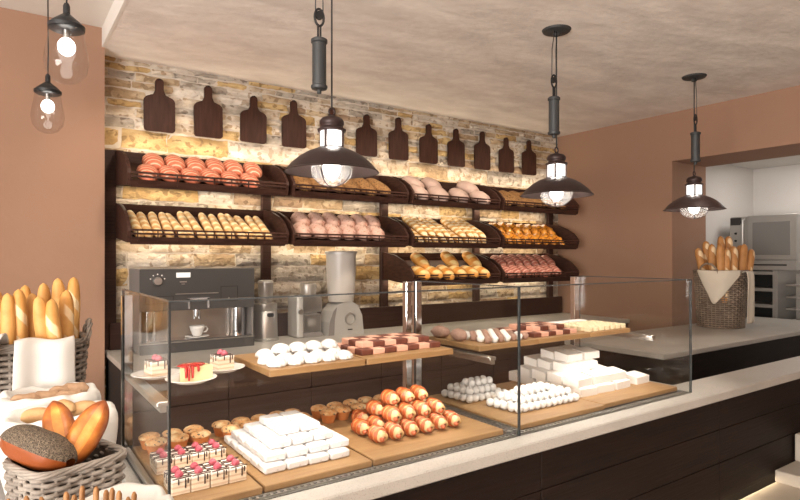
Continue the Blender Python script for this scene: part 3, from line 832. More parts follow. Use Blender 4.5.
# ---- cubes on the upper boards
def cubes(name, mats, size, cat, group, grid, zbase, what, bev=.002, kind='box'):
    protos = []
    for mm, adj in mats:
        if kind == 'box' or adj.startswith('brown'): mb = MB().box((-size[0] / 2, -size[1] / 2, 0), (size[0] / 2, size[1] / 2, size[2]), bev=bev)
        else: mb = MB().ball((0, 0, size[2] / 2), size[0] / 2, size[1] / 2, size[2] / 2, 10, 7, bumpy=.15)
        protos.append((tag(mb.build(name, mm, None, False if kind == 'box' else 'all'), 'x', cat, '%s %s' % (adj, group)), adj))
    lists = [[] for _ in mats]
    for l, (x0, y0, nx, ny, dx, dy) in enumerate(grid):
        for j in range(ny):
            for i in range(nx):
                q = (i + j + l) % len(mats)
                lists[q].append(((x0 + i * dx + R(-.001, .001), y0 + j * dy, zbase + l * size[2]), (0, 0, R(-.05, .05)),
                                 '%s %s, %s layer, %s from left, %s row' % (protos[q][1], what, LN[l], ORD[i], ORD[j])))
    for (p, a), sp in zip(protos, lists): place_all(p, sp)
cubes('cake_cube', [('brownie', 'brown'), ('pinkcube', 'pink')], (.045, .045, .019), 'cake', 'cubes on the upper board', [(.990, 1.635, 7, 4, .0475, .0475), (1.010, 1.665, 6, 3, .0475, .0475)], ZU, 'checkerboard cake cube on upper board')
cubes('coconut_ball', [('cocoa', 'cocoa'), ('meringue', 'coconut')], (.031, .031, .028), 'sweet', 'balls on the upper board', [(1.495, 1.575, 7, 5, .0325, .040)], ZU, 'truffle ball on upper board', kind='ball')
lg = tag(MB().ball((0, 0, .024), .024, .045, .024, 14, 10, bumpy=.15).build('cocoa_log', 'cocoa', None, 'all'), 'x', 'sweet', 'cocoa logs on the upper board')
place_all(lg, [((1.448, 1.80, ZU), (0, 0, .2), 'brown cocoa log at the back left of its board'), ((1.450, 1.69, ZU), (0, 0, -.1), 'brown cocoa log at the left edge, in front')])
cubes('cake_cube', [('brownie', 'brown'), ('pinkcube', 'pale pink')], (.042, .042, .018), 'cake', 'squares beside the nougat', [(1.770, 1.60, 6, 5, .0445, .0445), (1.81, 1.64, 4, 3, .05, .05)], ZU, 'cake square between cocoa balls and nougat')
cubes('nougat_cube', [('nougat', 'cream')], (.026, .026, .020), 'sweet', 'nougat cubes on the upper board', [(2.088, 1.580, 7, 5, .040, .037)], ZU, 'nougat cube on the right upper board')
nb = tag(MB().box((-.06, -.022, 0), (.06, .022, .022), bev=.002).build('nougat_bar', 'meringue'), 'x', 'sweet', 'white nougat bars behind the cubes')
place_all(nb, [((2.115, 1.775, ZU), (0, 0, .03), 'white nougat bar, left of the two'), ((2.25, 1.778, ZU), (0, 0, -.03), 'white nougat bar, right of the two')])

# ---- plates with slices
PL = [(.368, 1.745, 'white plate under the leftmost raspberry slice'), (.432, 1.625, 'white plate under the red sauce cheesecake'), (.550, 1.73, 'white plate under the raspberry slice beside the meringues')]
pl = tag(MB().lathe([(0, .0), (.040, 0), (.046, .004), (.066, .0105), (.068, .0125), (.064, .0125), (.044, .007), (0, .006)], 40).build('plate', 'ceramic', None, 'all'), 'x', 'plate', 'white plates on the glass shelf')
place_all(pl, [((x, y, ZS), (0, 0, 0), l) for x, y, l in PL])
for x, y, l in (PL[0], PL[2]):
    q = thing('raspberry_cake', 'raspberry slice on white plate %s' % ('at the far left of the case' if x < .5 else 'beside the meringue board'), 'cake', (x, y, ZS + .0065), .15, 'raspberry slices on plates')
    slice_parts(q, .050, .058, .042)
q = thing('cheesecake', 'cream cheesecake slice with red berry sauce on the middle plate', 'cake', (PL[1][0] + .004, PL[1][1], ZS + .0065), .1)
MB().prism([(-.045, -.03), (.045, -.026), (.04, .035), (-.025, .03)], 0, .038, 'z').build('cheesecake_body', 'cheese', q)
mb = MB(); mb.ball((-.004, 0, .040), .036, .026, .006, 18, 8, bumpy=.25)
for x, l in ((-.03, .026), (-.022, .034), (-.012, .028), (0.004, .012)):
    mb.tube([(x, -.024, .041), (x, -.031, .038), (x, -.0315, .038 - l)], [.004, .0042, .003], 8)
mb.build('sauce', 'sauce', q, 'all')
for k in range(5): 
    pass
#@@APPL
# ------------------------------------------------------------------ appliances on the back counter
t = thing('coffee_machine', 'dark grey built-in style coffee machine with lit niche on back counter', 'coffee machine', (.675, 3.645, ZC))
W = .696; D = .34; H = .507
mb = MB()
mb.box((.0, .02, .255), (W, D, H), bev=.003).box((0, .02, 0), (W, D, .066), bev=.003)
mb.box((0, .02, .06), (.012, D, .26)).box((W - .012, .02, .06), (W, D, .26))
mb.build('body', 'machine_side', t)
mb = MB(); mb.box((0, 0, .255), (W, .022, H), bev=.002).box((0, -.0, 0), (W, .022, .066), bev=.002); fp = mb.build('front_panel', 'machine', t)
MB().box((.012, .16, .066), (W - .012, .17, .255)).build('niche_back', 'niche', t)
MB().box((.012, .022, .064), (W - .012, .16, .072)).build('drip_tray', 'chrome', t)
mb = MB()
for x in (.07, W - .07):
    mb.lathe([(.0, .07), (.045, .07), (.045, .255), (0, .255)], 20, tr=T((x, .115, 0)))
mb.build('niche_column', 'chrome', t, True)
MB().box((.0, -.004, .060), (W, .0, .067)).build('trim_strip', 'steel', t)
MB().lathe([(0, 0), (.026, 0), (.026, .012), (.022, .018), (0, .018)], 24, tr=T((.098, 0, .435)) @ RX(pi / 2)).build('knob', 'steel', fp, True)
mb = MB()
for k in range(5):
    a = radians(20 + 35 * k)
    mb.lathe([(0, 0), (.004, 0), (.004, .002), (0, .002)], 8, tr=T((.098 + .042 * cos(a), 0, .435 + .042 * sin(a))) @ RX(pi / 2))
mb.build('tick_mark', 'ceramic', fp)
MB().box((.205, -.002, .455), (.288, 0, .485)).build('display', emis('display_glow', (.75, .75, .74), .35), fp)
mb = MB().box((.225, -.002, .425), (.267, 0, .432)).box((.236, -.002, .413), (.256, 0, .417)).build('button', 'steel', fp)
for a, b, c, d in ((.03, .30, .19, .345), (.475, .30, .585, .395)):
    mb = MB()
    mb.box((a, -.0015, b), (c, 0, b + .003)).box((a, -.0015, d - .003), (c, 0, d)).box((a, -.0015, b), (a + .003, 0, d)).box((c - .003, -.0015, b), (c, 0, d))
    mb.build('cover_seam', 'groove', fp)
MB().lathe([(0, 0), (.005, 0), (.005, .003), (0, .003)], 10, tr=T((.527, 0, .318)) @ RX(pi / 2)).build('lock', 'steel', t)
mb = MB().box((.27, -.012, .262), (.283, 0, .325)).box((.388, -.012, .262), (.401, 0, .325)).box((.27, -.012, .315), (.401, 0, .328)).build('spout_frame', 'chrome', t)
mb = MB().cyl((.335, .03), .022, .215, .31, 16).cyl((.320, .03), .007, .195, .22, 10).cyl((.350, .03), .007, .195, .22, 10).build('spout', 'chrome', t, True)
MB().box((.20, -.004, .352), (.46, 0, .357)).build('trim_strip', 'steel', t)
c = thing('cup', 'white coffee cup in the niche of the coffee machine', 'cup', (.675 + .352, 3.645 + .085, ZC + .0745))
MB().lathe([(0, 0.012), (.022, .012), (.03, .022), (.043, .06), (.046, .078), (.043, .078), (.038, .05), (.02, .024), (0, .022)], 28).build('cup_body', 'ceramic', c, 'all')
MB().tube([(.04, 0, .066), (.058, 0, .068), (.066, 0, .052), (.056, 0, .036), (.036, 0, .034)], .0045, 8).build('handle', 'ceramic', c, 'all')
c = tag(MB().lathe([(0, 0), (.04, 0), (.075, .008), (.073, .0105), (.04, .006), (0, .006)], 32).build('saucer', 'ceramic', None, 'all'), 'white saucer under the coffee cup in the machine', 'saucer')
c.location = (.675 + .352, 3.645 + .085, ZC + .0725)
for o in bpy.data.objects:
    if o.name == 'cup': o.location.z = ZC + .068

t = thing('coffee_grinder', 'slim steel coffee grinder with clear hopper beside the coffee machine', 'grinder', (1.525, 3.84, ZC))
MB().lathe([(0, 0), (.092, 0), (.092, .012), (.084, .02), (.080, .20), (.077, .205), (.08, .21), (.079, .255), (.05, .262), (0, .262)], 32).build('body', 'steel', t, True)
MB().lathe([(.042, .262), (.050, .30), (.052, .40), (.050, .402), (.047, .40), (.045, .30)], 28).build('hopper', 'frost', t, True)
MB().lathe([(0, .40), (.054, .40), (.054, .412), (.03, .42), (0, .42)], 28).build('lid', 'satin', t, True)
MB().box((-.02, -.105, .17), (.02, -.078, .195), bev=.004).build('dosing_lever', 'black', t)
t = thing('bean_mill', 'boxy silver and black mill with clear container left of juicer', 'grinder', (1.84, 3.86, ZC))
MB().box((-.105, -.09, 0), (-.055, .09, .30), bev=.012).build('side_panel', 'satin', t)
MB().box((-.055, -.07, 0), (.105, .09, .03), bev=.004).box((-.055, .02, .03), (.105, .09, .30), bev=.004).build('body', 'machine_side', t)
MB().box((-.05, -.07, .18), (.10, .02, .29), bev=.006).build('bean_container', 'frost', t)
MB().box((-.045, -.065, .035), (.095, .015, .165), bev=.006).build('powder_drawer', 'frost', t)
MB().lathe([(0, .30), (.055, .30), (.062, .37), (.058, .385), (0, .385)], 24, tr=T((.02, 0, 0))).build('hopper', 'frost', t, True)
MB().lathe([(0, 0), (.02, 0), (.018, .012), (0, .012)], 16, tr=T((-.08, -.09, .19)) @ RX(pi / 2)).build('knob', 'steel', t, True)
MB().ball((.025, -.03, .10), .035, .03, .032).build('dial', 'satin', t, 'all')
t = thing('juicer', 'tall silver juicer with big frosted cylinder on back counter', 'juicer', (2.125, 3.84, ZC))
arch = [(-.155, 0), (-.145, .10), (-.115, .18), (-.075, .225), (-.02, .245), (.05, .245), (.10, .215), (.135, .14), (.15, 0)]
jb_ = MB().prism(arch, -.085, .085, 'y').build('base', 'satin', t)
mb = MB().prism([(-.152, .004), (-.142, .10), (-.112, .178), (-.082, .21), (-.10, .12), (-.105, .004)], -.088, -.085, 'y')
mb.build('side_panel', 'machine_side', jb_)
MB().lathe([(.038, -.002), (.046, 0), (.046, .006), (.036, .008), (.036, 0)], 32, tr=T((.03, -.086, .12)) @ RX(pi / 2)).build('dial_ring', 'steel', jb_, True)
MB().box((.01, -.0865, .034), (.05, -.085, .042)).build('maker_mark', 'groove', jb_)
MB().lathe([(0, .245), (.094, .245), (.102, .30), (.112, .50), (.113, .60), (.09, .605), (0, .605)], 36).build('container', mat('frosted_plastic', (.52, .48, .44), .35, c2=(.56, .52, .48), nscale=3), t, True)
MB().lathe([(0, .60), (.122, .60), (.124, .616), (.118, .622), (0, .626)], 36).build('lid', 'satin', t, True)
#@@LAMPS
# ------------------------------------------------------------------ pendant lamps with counterweights
def lamp(x, zr, label):
    y = 2.14
    t = thing('pendant_lamp', label, 'lamp', (x, y, zr), 0, 'bronze pendant lamps over the counter')
    zc = 2.766 - zr
    MB().lathe([(.052, .119), (.070, .115), (.100, .103), (.135, .082), (.168, .054), (.190, .028), (.199, .019), (.197, .022)], 48, mis=[0] * 7).build('shade', 'bronze', t, 'all')
    MB().lathe([(.05, .115), (.068, .110), (.098, .098), (.132, .077), (.165, .049), (.194, .020)], 48).build('shade_lining', 'shade_in', t, 'all')
    lg_ = MB().lathe([(.048, .118), (.048, .193), (.044, .193), (.044, .118)], 28).build('lantern_glass', 'milk', t, True)
    mb = MB()
    for k in range(4):
        a = .58 + k * pi / 2
        mb.box((.048, -.005, .115), (.054, .005, .195), tr=RZ(a))
    mb.lathe([(.047, .112), (.056, .112), (.056, .122), (.047, .122)], 28)
    mb.build('cage_bar', 'bronze', lg_)
    cp_ = MB().lathe([(0, .19), (.058, .19), (.060, .198), (.050, .203), (.045, .206), (.045, .214), (.051, .219), (.051, .233), (.041, .246), (.020, .252), (.012, .256), (0, .257)], 32).build('cap', 'bronze', t, 'all')
    MB().tube([(.013 * cos(a), 0, .272 + .016 * sin(a)) for a in [2 * pi * i / 14 for i in range(14)]], .004, 6, closed=True).build('hanging_loop', 'bronze', cp_, 'all')
    gd_ = MB().lathe([(.086, .04), (.087, .022), (.080, .0), (.062, -.020), (.036, -.033), (0, -.038)], 32).build('glass_dome', 'lampclear', t, 'all')
    mb = MB()
    for k in range(2):
        a = .58 + k * pi / 2
        pts = [(.089 * cos(u), 0, .027 - .068 * sin(u)) for u in [pi * i / 18 for i in range(19)]]
        mb.tube(pts, .003, 6, tr=RZ(a))
    mb.build('guard_wire', 'bronze', gd_)
    MB().ball((0, 0, .04), .036, .036, .050, 18, 12).build('bulb', 'bulb', t, 'all')
    MB().tube([(0, 0, .286), (0, 0, .62), (0, 0, zc - .02)], .0038, 8).build('cord', 'irongrey', t, 'all')
    wx, wy = -.086, -.055
    MB().lathe([(0, .352), (.009, .354), (.009, .368), (.030, .372), (.033, .378), (.033, .385), (.028, .388), (.028, .555), (.033, .558), (.033, .570), (.025, .575), (0, .575)], 24, tr=T((wx, wy, -.032))).build('counterweight', 'irongrey', t, True)
    mb = MB()
    mb.tube([(wx + .02 * cos(a), wy, .628 + .034 * sin(a)) for a in [2 * pi * i / 18 for i in range(18)]], .005, 6, closed=True)
    mb.lathe([(0, -.006), (.017, -.006), (.013, 0), (.017, .006), (0, .006)], 16, tr=T((wx, wy, .636)) @ RX(pi / 2))
    mb.box((wx - .008, wy - .004, .542), (wx - .003, wy + .004, .60)).box((wx + .003, wy - .004, .542), (wx + .008, wy + .004, .60))
    mb.build('pulley', 'black', t)
    for dx in (-.017, .017):
        MB().tube([(wx + dx, wy, .636), (wx + dx * .9, wy, .8), (wx * .35 + dx * .5, wy * .35, zc - .02)], .0024, 6).build('cord', 'irongrey', t, 'all')
    MB().lathe([(0, zc - .034), (.016, zc - .034), (.022, zc - .022), (.074, zc - .010), (.080, zc), (0, zc)], 32).build('canopy', 'irongrey', t, True)
    return t
for x, zr, en, l in ((1.14, 1.834, 9, 'large bronze pendant lamp nearest the camera, before the bread racks'), (2.55, 1.823, 9, 'middle bronze pendant lamp near the stone wall corner'), (4.0, 1.812, 3.5, 'far right bronze pendant lamp before the kitchen opening')):
    lamp(x, zr, l)
    L = bpy.data.lights.new('pendant_light', 'POINT'); L.energy = 4; L.color = (1, .86, .70); L.shadow_soft_size = .04
    o = bpy.data.objects.new('pendant_light', L); COL.objects.link(o); o.location = (x, 2.14, zr + .01)
    L = bpy.data.lights.new('lantern_light', 'POINT'); L.energy = en; L.color = (1, .90, .80); L.shadow_soft_size = .03
    o = bpy.data.objects.new('lantern_light', L); COL.objects.link(o); o.location = (x, 2.14, zr + .155)
# clear glass drop pendants at left
def drop(x, y, z, label):
    t = thing('glass_pendant', label, 'lamp', (x, y, z), 0, 'clear glass drop pendants at the left')
    MB().lathe([(.058, -.004), (.062, -.05), (.072, -.10), (.076, -.135), (.068, -.175), (.045, -.205), (.018, -.216), (0, -.218)], 36).build('glass_drop', 'lampglass', t, 'all')
    MB().lathe([(0, -.016), (.056, -.016), (.062, -.012), (.063, .001), (.056, .004), (.052, .012), (.026, .034), (.012, .046), (.012, .075), (.008, .085), (0, .086)], 32).build('cap', 'black', t, True)
    MB().lathe([(0, -.012), (.012, -.012), (.012, -.05), (0, -.05)], 14).build('socket', 'steel', t)
    MB().ball((0, 0, -.078), .030, .030, .034, 20, 14).build('bulb', 'bulb', t, 'all')
    MB().tube([(0, 0, .08), (0.002, 0, .2), (0, 0, 2.88 - z)], .0035, 6).build('cord', 'black', t, 'all')
drop(.207, 2.50, 2.37, 'larger clear glass drop pendant with lit bulb, nearer')
drop(.203, 3.46, 2.352, 'smaller clear glass drop pendant with lit bulb, farther and lower in view')
#@@LEFT
# ------------------------------------------------------------------ left foreground table and baskets
ZTB = .80
t = thing('table', 'pale grey table carrying the bread baskets at the left', 'table', (-.18, 1.55, 0))
MB().box((-.62, -.93, ZTB - .04), (.425, 1.15, ZTB), bev=.004).build('tabletop', 'tabletop', t)
for sx in (-.56, .36):
    for sy in (-.86, 1.08): MB().box((sx, sy, 0), (sx + .05, sy + .05, ZTB - .039), bev=.003).build('leg', 'tabletop', t)

def rrect(a, w, d, p):
    """superellipse outline"""
    c, s_ = cos(a), sin(a)
    return (w * math.copysign(abs(c) ** (2 / p), c), d * math.copysign(abs(s_) ** (2 / p), s_))
def outline(w, d, p, n):
    """n points evenly spaced by arc length on the superellipse"""
    m = 720; pts = [rrect(2 * pi * i / m, w, d, p) for i in range(m)]
    L = [0]
    for i in range(m): L.append(L[-1] + math.dist(pts[i], pts[(i + 1) % m]))
    out = []; j = 0
    for k in range(n):
        s_ = L[-1] * k / n
        while L[j + 1] < s_: j += 1
        f = (s_ - L[j]) / max(1e-9, L[j + 1] - L[j]); A, B = pts[j], pts[(j + 1) % m]
        out.append((A[0] + (B[0] - A[0]) * f, A[1] + (B[1] - A[1]) * f))
    return out
def basket(name, label, loc, w, d, hgt, p, rows, stakes, matn, taper=.85, rz=0, strand=None, handles=False, cat='basket'):
    t = thing(name, label, cat, loc, rz)
    sr_ = strand or hgt / rows * .52
    sub = 4; n = stakes * sub
    base = outline(1, d / w, p, n)
    mb = MB()
    for r in range(rows):
        f = (r + .5) / rows
        k = (taper + (1 - taper) * f) * w
        path = []
        for i, (x, y) in enumerate(base):
            off = 1 + (sr_ * .75 / w) * cos(pi * i / sub + pi * (r % 2))
            path.append((x * k * off, y * k * off, hgt * f))
        mb.tube(path, sr_, 6, closed=True)
    ws_ = mb.build('woven_side', matn, t, 'all')
    mb = MB()
    for i in range(stakes):
        x, y = base[i * sub + sub // 2]
        mb.tube([(x * taper * w, y * taper * w, 0.0), (x * w, y * w, hgt)], sr_ * .8, 5)
    mb.build('stakes', matn, ws_, 'all')
    # inner wall and bottom
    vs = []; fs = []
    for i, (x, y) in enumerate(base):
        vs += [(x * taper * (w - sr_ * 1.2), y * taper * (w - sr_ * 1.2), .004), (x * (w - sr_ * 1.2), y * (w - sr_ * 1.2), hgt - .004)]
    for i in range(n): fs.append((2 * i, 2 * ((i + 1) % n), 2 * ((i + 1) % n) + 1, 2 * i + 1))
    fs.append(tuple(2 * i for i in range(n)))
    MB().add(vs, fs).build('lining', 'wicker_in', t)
    # twisted rim
    mb = MB(); tw = max(10, stakes // 2); rn = outline(w, d, p, n)
    for q in range(5):
        path = []
        for i, (x, y) in enumerate(rn):
            a = 2 * pi * max(4, tw // 3) * i / n + q * 2 * pi / 5
            kk = 1 + (sr_ * 1.0 * cos(a)) / w
            path.append((x * kk, y * kk, hgt + sr_ * .6 + sr_ * .9 * sin(a)))
        mb.tube(path, sr_ * .72, 6, closed=True)
    mb.build('rim', matn, t, 'all')
    if handles:
        for sx in (-1, 1):
            mb = MB()
            for q in range(3):
                path = []
                for i in range(25):
                    u = i / 24
                    a = pi * u
                    aa = u * 4 * pi + q * 2 * pi / 3
                    rr = .0055
                    path.append((sx * (w - .004 + .018 * sin(a) + rr * cos(aa)), .075 * cos(a), hgt + .085 * sin(a) - .02 + rr * sin(aa)))
                mb.tube(path, .0042, 6)
            mb.build('handle', matn, t, 'all')
    return t
def sheet(name, label, rows_, th=.003, matn='clothw', cat='cloth', sub=2, wrinkle=.0):
    """cloth from a grid of points"""
    nr, nc = len(rows_), len(rows_[0])
    vs = []
    for r in rows_:
        for p_ in r:
            v_ = Vector(p_)
            if wrinkle: v_ += Vector((noise.noise(v_ * 18), noise.noise(v_ * 18 + Vector((7, 3, 1))), noise.noise(v_ * 18 + Vector((1, 9, 4))))) * wrinkle
            vs.append(v_)
    fs = [(i * nc + j, i * nc + j + 1, (i + 1) * nc + j + 1, (i + 1) * nc + j) for i in range(nr - 1) for j in range(nc - 1)]
    o = MB().add(vs, fs).build(name, matn, None, 'all', weld=False)
    if sub:
        m = o.modifiers.new('sub', 'SUBSURF'); m.levels = sub; m.render_levels = sub
    m = o.modifiers.new('sol', 'SOLIDIFY'); m.thickness = th; m.offset = 0
    return tag(o, label, cat)
def baguette(L, W, matn, cutm, cuts=4):
    return loaf(L, W, W * .92, 8, 34, 14, cuts=cuts, depth=.16, cutw=.42, skew=1.6, lump=.06)

# tall basket of baguettes, left
BX, BY = .075, 2.42; BW = .185; BH = .40
basket('wicker_basket', 'tall grey wicker basket full of baguettes with white cloth, left edge', (BX, BY, ZTB), BW, .16, BH, 3.0, 21, 36, 'wicker', .84, 0, .0072, True)
bg = tag(loaf(.40, .047, .045, 7, 40, 16, lump=.10).build('baguette', 'bag', None, 'all'), 'x', 'baguette', 'baguettes in the tall left basket')
sp = []
# (pixel-free) positions inside the basket: x, y, lean x, lean y, top height
spots = [(8, 293, 1.98, .02, 'leftmost, with pale cut'), (19, 289, 2.00, .03, 'short and wide, front left'), (25, 285, 2.14, .0, 'behind the wide front left one'),
         (33, 293, 2.06, .02, 'between the wide one and the pale cut one'), (38, 296, 1.96, .12, 'leaning with long pale cut, front centre'), (43, 283, 2.16, .05, 'pale split one in the back row'),
         (51, 299, 1.97, .06, 'front right, plain golden'), (58, 278, 2.14, .03, 'tall one right of centre, split'), (67, 290, 2.05, .0, 'right, upright and plain'), (74, 277, 2.17, -.03, 'tallest and rightmost'), (-3, 290, 2.10, 0, 'at the far left behind')]
def at(px, py, d):
    a = radians(34.8); S_, C_ = sin(a), cos(a)
    r = (px - 400) / 576 * d
    return Vector((d * S_ + r * C_, d * C_ - r * S_, CH - (py - 257) * d / 576))
for px, py, d0, ln, d_ in spots:
    tp = at(px, py, d0)
    spin = R(2.2, 3.4) if 'cut' in d_ or 'split' in d_ else R(0, .9) - .4
    e3 = Matrix.Rotation(-ln, 3, 'Y') @ Matrix.Rotation(R(-.04, .04), 3, 'X') @ Matrix.Rotation(spin, 3, 'Z') @ Matrix.Rotation(pi / 2, 3, 'X')
    c_ = tp - e3 @ Vector((0, .20, .023))
    sp.append((tuple(c_), e3.to_euler(), 'baguette in the left basket, ' + d_))
place_all(bg, sp)
def zr(z): return ZTB + z
# hanging white cloth over the front rim
yf = BY - .16
rows_ = []
for f, y, z in ((0, yf + .06, 1.19), (.1, yf + .03, 1.222), (.2, yf - .008, 1.232), (.32, yf - .030, 1.21), (.5, yf - .034, 1.15), (.75, yf - .036, 1.06), (1, yf - .040, .95)):
    rows_.append([(BX - .035 - .012 * f + (.170 + .012 * f) * u, y - .012 * sin(u * 9 + 1) * (f > .15) - .006, z + (.006 * sin(u * 7)) * (f < .4)) for u in [i / 9 for i in range(10)]])
sheet('basket_cloth', 'white cloth hanging over the front rim of the tall left basket', rows_, wrinkle=.004)
rows_ = []
for f, y, z in ((0, yf + .05, 1.19), (.2, yf + .01, 1.222), (.35, yf - .02, 1.230), (.5, yf - .044, 1.215), (.75, yf - .050, 1.18), (1, yf - .053, 1.15)):
    rows_.append([(BX - .20 + (.155 - .04 * f) * u, y - .004 * sin(u * 8), z + .008 - f * .045 * (1 - u) + f * .06 * (u > .8)) for u in [i / 6 for i in range(7)]])
sheet('basket_cloth', 'folded white cloth corner on the left end of the tall basket', rows_, wrinkle=.004)

# puffy cloth liners
def liner(label, loc, w, d, hgt, p, puff, seed, name='basket_liner', drop=.12, depth=.06):
    n = 64
    base = outline(1, d / w, p, n)
    ks = [(-puff * .3, -drop, 1), (.35 * puff, -drop * .5, 1), (.75 * puff, -.02, 1), (.62 * puff, .012, 1), (.15 * puff, .028, 1), (-.45 * puff, .022, 1), (-.95 * puff, -.008, 1), (-1.15 * puff, -depth * .6, 1), (-1.5 * puff, -depth, 1)]
    vs = []; fs = []
    for j, (off, z, q) in enumerate(ks):
        for i, (x, y) in enumerate(base):
            nz = noise.noise((x * 3 + seed, y * 3, j * .35)) * .016 + noise.noise((x * 9 + seed, y * 9, j * .8)) * .005
            k = w + off + nz * (1 if j < 7 else .4)
            kd = (d + off + nz) / d * d / w
            vs.append((x * k, y / (d / w) * (d + off + nz), hgt + z + nz * (.9 if 1 < j < 7 else .2)))
    for j in range(len(ks) - 1):
        for i in range(n):
            i2 = (i + 1) % n
            fs.append((j * n + i, j * n + i2, (j + 1) * n + i2, (j + 1) * n + i))
    vs.append((0, 0, hgt - depth)); c_ = len(vs) - 1
    j = len(ks) - 1
    for i in range(n): fs.append((j * n + i, j * n + (i + 1) % n, c_))
    o = MB().add(vs, fs).build(name, 'clothw', None, 'all')
    o.location = loc
    m = o.modifiers.new('sub', 'SUBSURF'); m.levels = 1; m.render_levels = 1
    return tag(o, label, 'cloth')
LB = (.128, 2.08, ZTB); LA = (.135, 1.84, ZTB)
basket('lined_basket', 'cloth-lined basket of twisted pale rolls before the tall basket', LB, .095, .072, .225, 3.2, 13, 26, 'wicker', .86)
liner('white cloth lining the basket of twisted pale rolls', LB, .118, .100, .262, 3.2, .026, 2.0, drop=.20, depth=.040)
basket('lined_basket', 'cloth-lined basket of sandy rolls behind the split loaves', LA, .100, .065, .215, 3.2, 13, 26, 'wicker', .86)
liner('white cloth lining the basket of sandy rolls', LA, .126, .090, .250, 3.2, .028, 5.0, drop=.20, depth=.040)
rl = tag(loaf(.085, .05, .042, 2.0, 14, 12, twist=5, lump=.12).build('twisted_roll', 'roll', None, 'all'), 'x', 'bread', 'pale twisted rolls in the lined basket')
place_all(rl, [((LB[0] + x, LB[1] + y, ZTB + z), (0, r2, r), 'pale twisted roll in rear lined basket, ' + l) for x, y, z, r, r2, l in
    ((-.065, -.025, .250, 1.5, 0, 'leftmost'), (-.01, -.015, .250, 1.3, 0, 'left of centre'), (.035, .015, .256, 1.8, 0, 'on top at centre'), (.070, .02, .258, 1.2, 0, 'rightmost, on top'), (.050, -.04, .250, 1.6, 0, 'right front'))])
rl = tag(loaf(.085, .05, .042, 2.2, 14, 12, lump=.12).build('sandy_roll', 'rollgold', None, 'all'), 'x', 'bread', 'sandy rolls in the front lined basket')
place_all(rl, [((LA[0] + x, LA[1] + y, ZTB + z), (0, 0, r), 'sandy roll in the front lined basket, ' + l) for x, y, z, r, l in
    ((.015, .022, .258, .4, 'round one at left'), (.06, .012, .250, 1.4, 'long one at right'), (-.05, .0, .25, 1.2, 'hidden far left'))])

# loaf basket
GB = (.122, 1.475, ZTB)
basket('wicker_basket', 'square grey wicker basket with three split crusty loaves, lower left', GB, .097, .092, .252, 4.5, 22, 28, 'wicker', .88, .34, .0052)
def split_loaf(L, W, H, top, side):
    """pointed crusty loaf along y with a lifted flap split along its length"""
    rings, seg = 26, 20
    vs = []; fs = []; ms = []
    for i in range(rings + 1):
        t = -1 + 2 * i / rings; t = math.copysign(abs(t) ** .85, t); t = max(-.998, min(.998, t))
        r = max(.03, (1 - abs(t) ** 2.0)) ** .62
        for k in range(seg):
            a = 2 * pi * k / seg
            rr = r * (1 + .06 * noise.noise((cos(a) * 2, t * 3, sin(a) * 2)))
            dlt = (a - radians(62) + pi) % (2 * pi) - pi
            g = math.exp(-(dlt / .28) ** 2) * (1 - t * t)
            lip = math.exp(-((dlt - .55) / .22) ** 2) * (1 - t * t)
            rr *= 1 - .16 * g + .17 * lip
            vs.append((W / 2 * cos(a) * rr, t * L / 2, H / 2 + H / 2 * sin(a) * rr))
    for i in range(rings):
        for k in range(seg):
            k2 = (k + 1) % seg
            fs.append((i * seg + k, (i + 1) * seg + k, (i + 1) * seg + k2, i * seg + k2))
            d_ = degrees_(2 * pi * (k + .5) / seg)
            ms.append(1 if 30 < d_ < 64 else 0)
    return MB().add(vs, fs, ms)
def degrees_(a): return math.degrees(a) % 360
def orient(o, tip, tail, up=(0, 0, 1), hh=.07):
    """place an object whose long axis is y so that +y end is at tip"""
    tip, tail = Vector(tip), Vector(tail)
    y = (tip - tail).normalized(); upv = Vector(up)
    x = y.cross(upv).normalized(); z = x.cross(y)
    off = z * (hh / 2); tip = tip - off; tail = tail - off
    o.matrix_world = Matrix(((x.x, y.x, z.x, (tip.x + tail.x) / 2), (x.y, y.y, z.y, (tip.y + tail.y) / 2), (x.z, y.z, z.z, (tip.z + tail.z) / 2), (0, 0, 0, 1)))
lo = tag(split_loaf(.16, .074, .066, 0, 0).build('split_loaf', ['roast', 'roast_pale'], None, 'all'), 'golden orange pointed loaf leaning at the right of the square basket', 'bread', 'pointed split loaves in the square basket')
lo2 = lo.copy(); COL.objects.link(lo2)
lo2['label'] = 'golden orange pointed loaf standing at the back of the square basket'
GX, GY, GZ = GB
orient(lo, at(103, 404, 1.335), at(67, 466, 1.26), (-.6, -.6, .5), .066)
orient(lo2, at(54, 404, 1.385), at(66, 460, 1.32), (-.7, -.5, .3), .066)
def seed_loaf():
    rings, seg = 24, 20; vs = []; fs = []; ms = []
    L, W, H = .18, .105, .078
    for i in range(rings + 1):
        t = -1 + 2 * i / rings; t = math.copysign(abs(t) ** .8, t); t = max(-.998, min(.998, t))
        r = max(.06, (1 - abs(t) ** 3.4)) ** .5
        for k in range(seg):
            a = 2 * pi * k / seg; s_ = sin(a); c_ = cos(a)
            rr = r * (1 + .05 * noise.noise((c_ * 2, t * 3, s_ * 2 + 4)))
            if -.45 < s_ < -.05: rr *= .90
            if s_ > 0: rr *= 1.05
            vs.append((W / 2 * c_ * rr, t * L / 2, H / 2 + H / 2 * s_ * rr))
    for i in range(rings):
        for k in range(seg):
            k2 = (k + 1) % seg
            fs.append((i * seg + k, (i + 1) * seg + k, (i + 1) * seg + k2, i * seg + k2))
            d_ = degrees_(2 * pi * (k + .5) / seg)
            ms.append(0 if d_ < 185 or d_ > 355 else (2 if d_ < 228 or d_ > 318 else 1))
    return MB().add(vs, fs, ms)
lo = tag(seed_loaf().build('seeded_loaf', ['poppy', 'roast', 'roast_pale'], None, 'all'), 'poppy seed topped crusty loaf at the left of the square basket', 'bread')
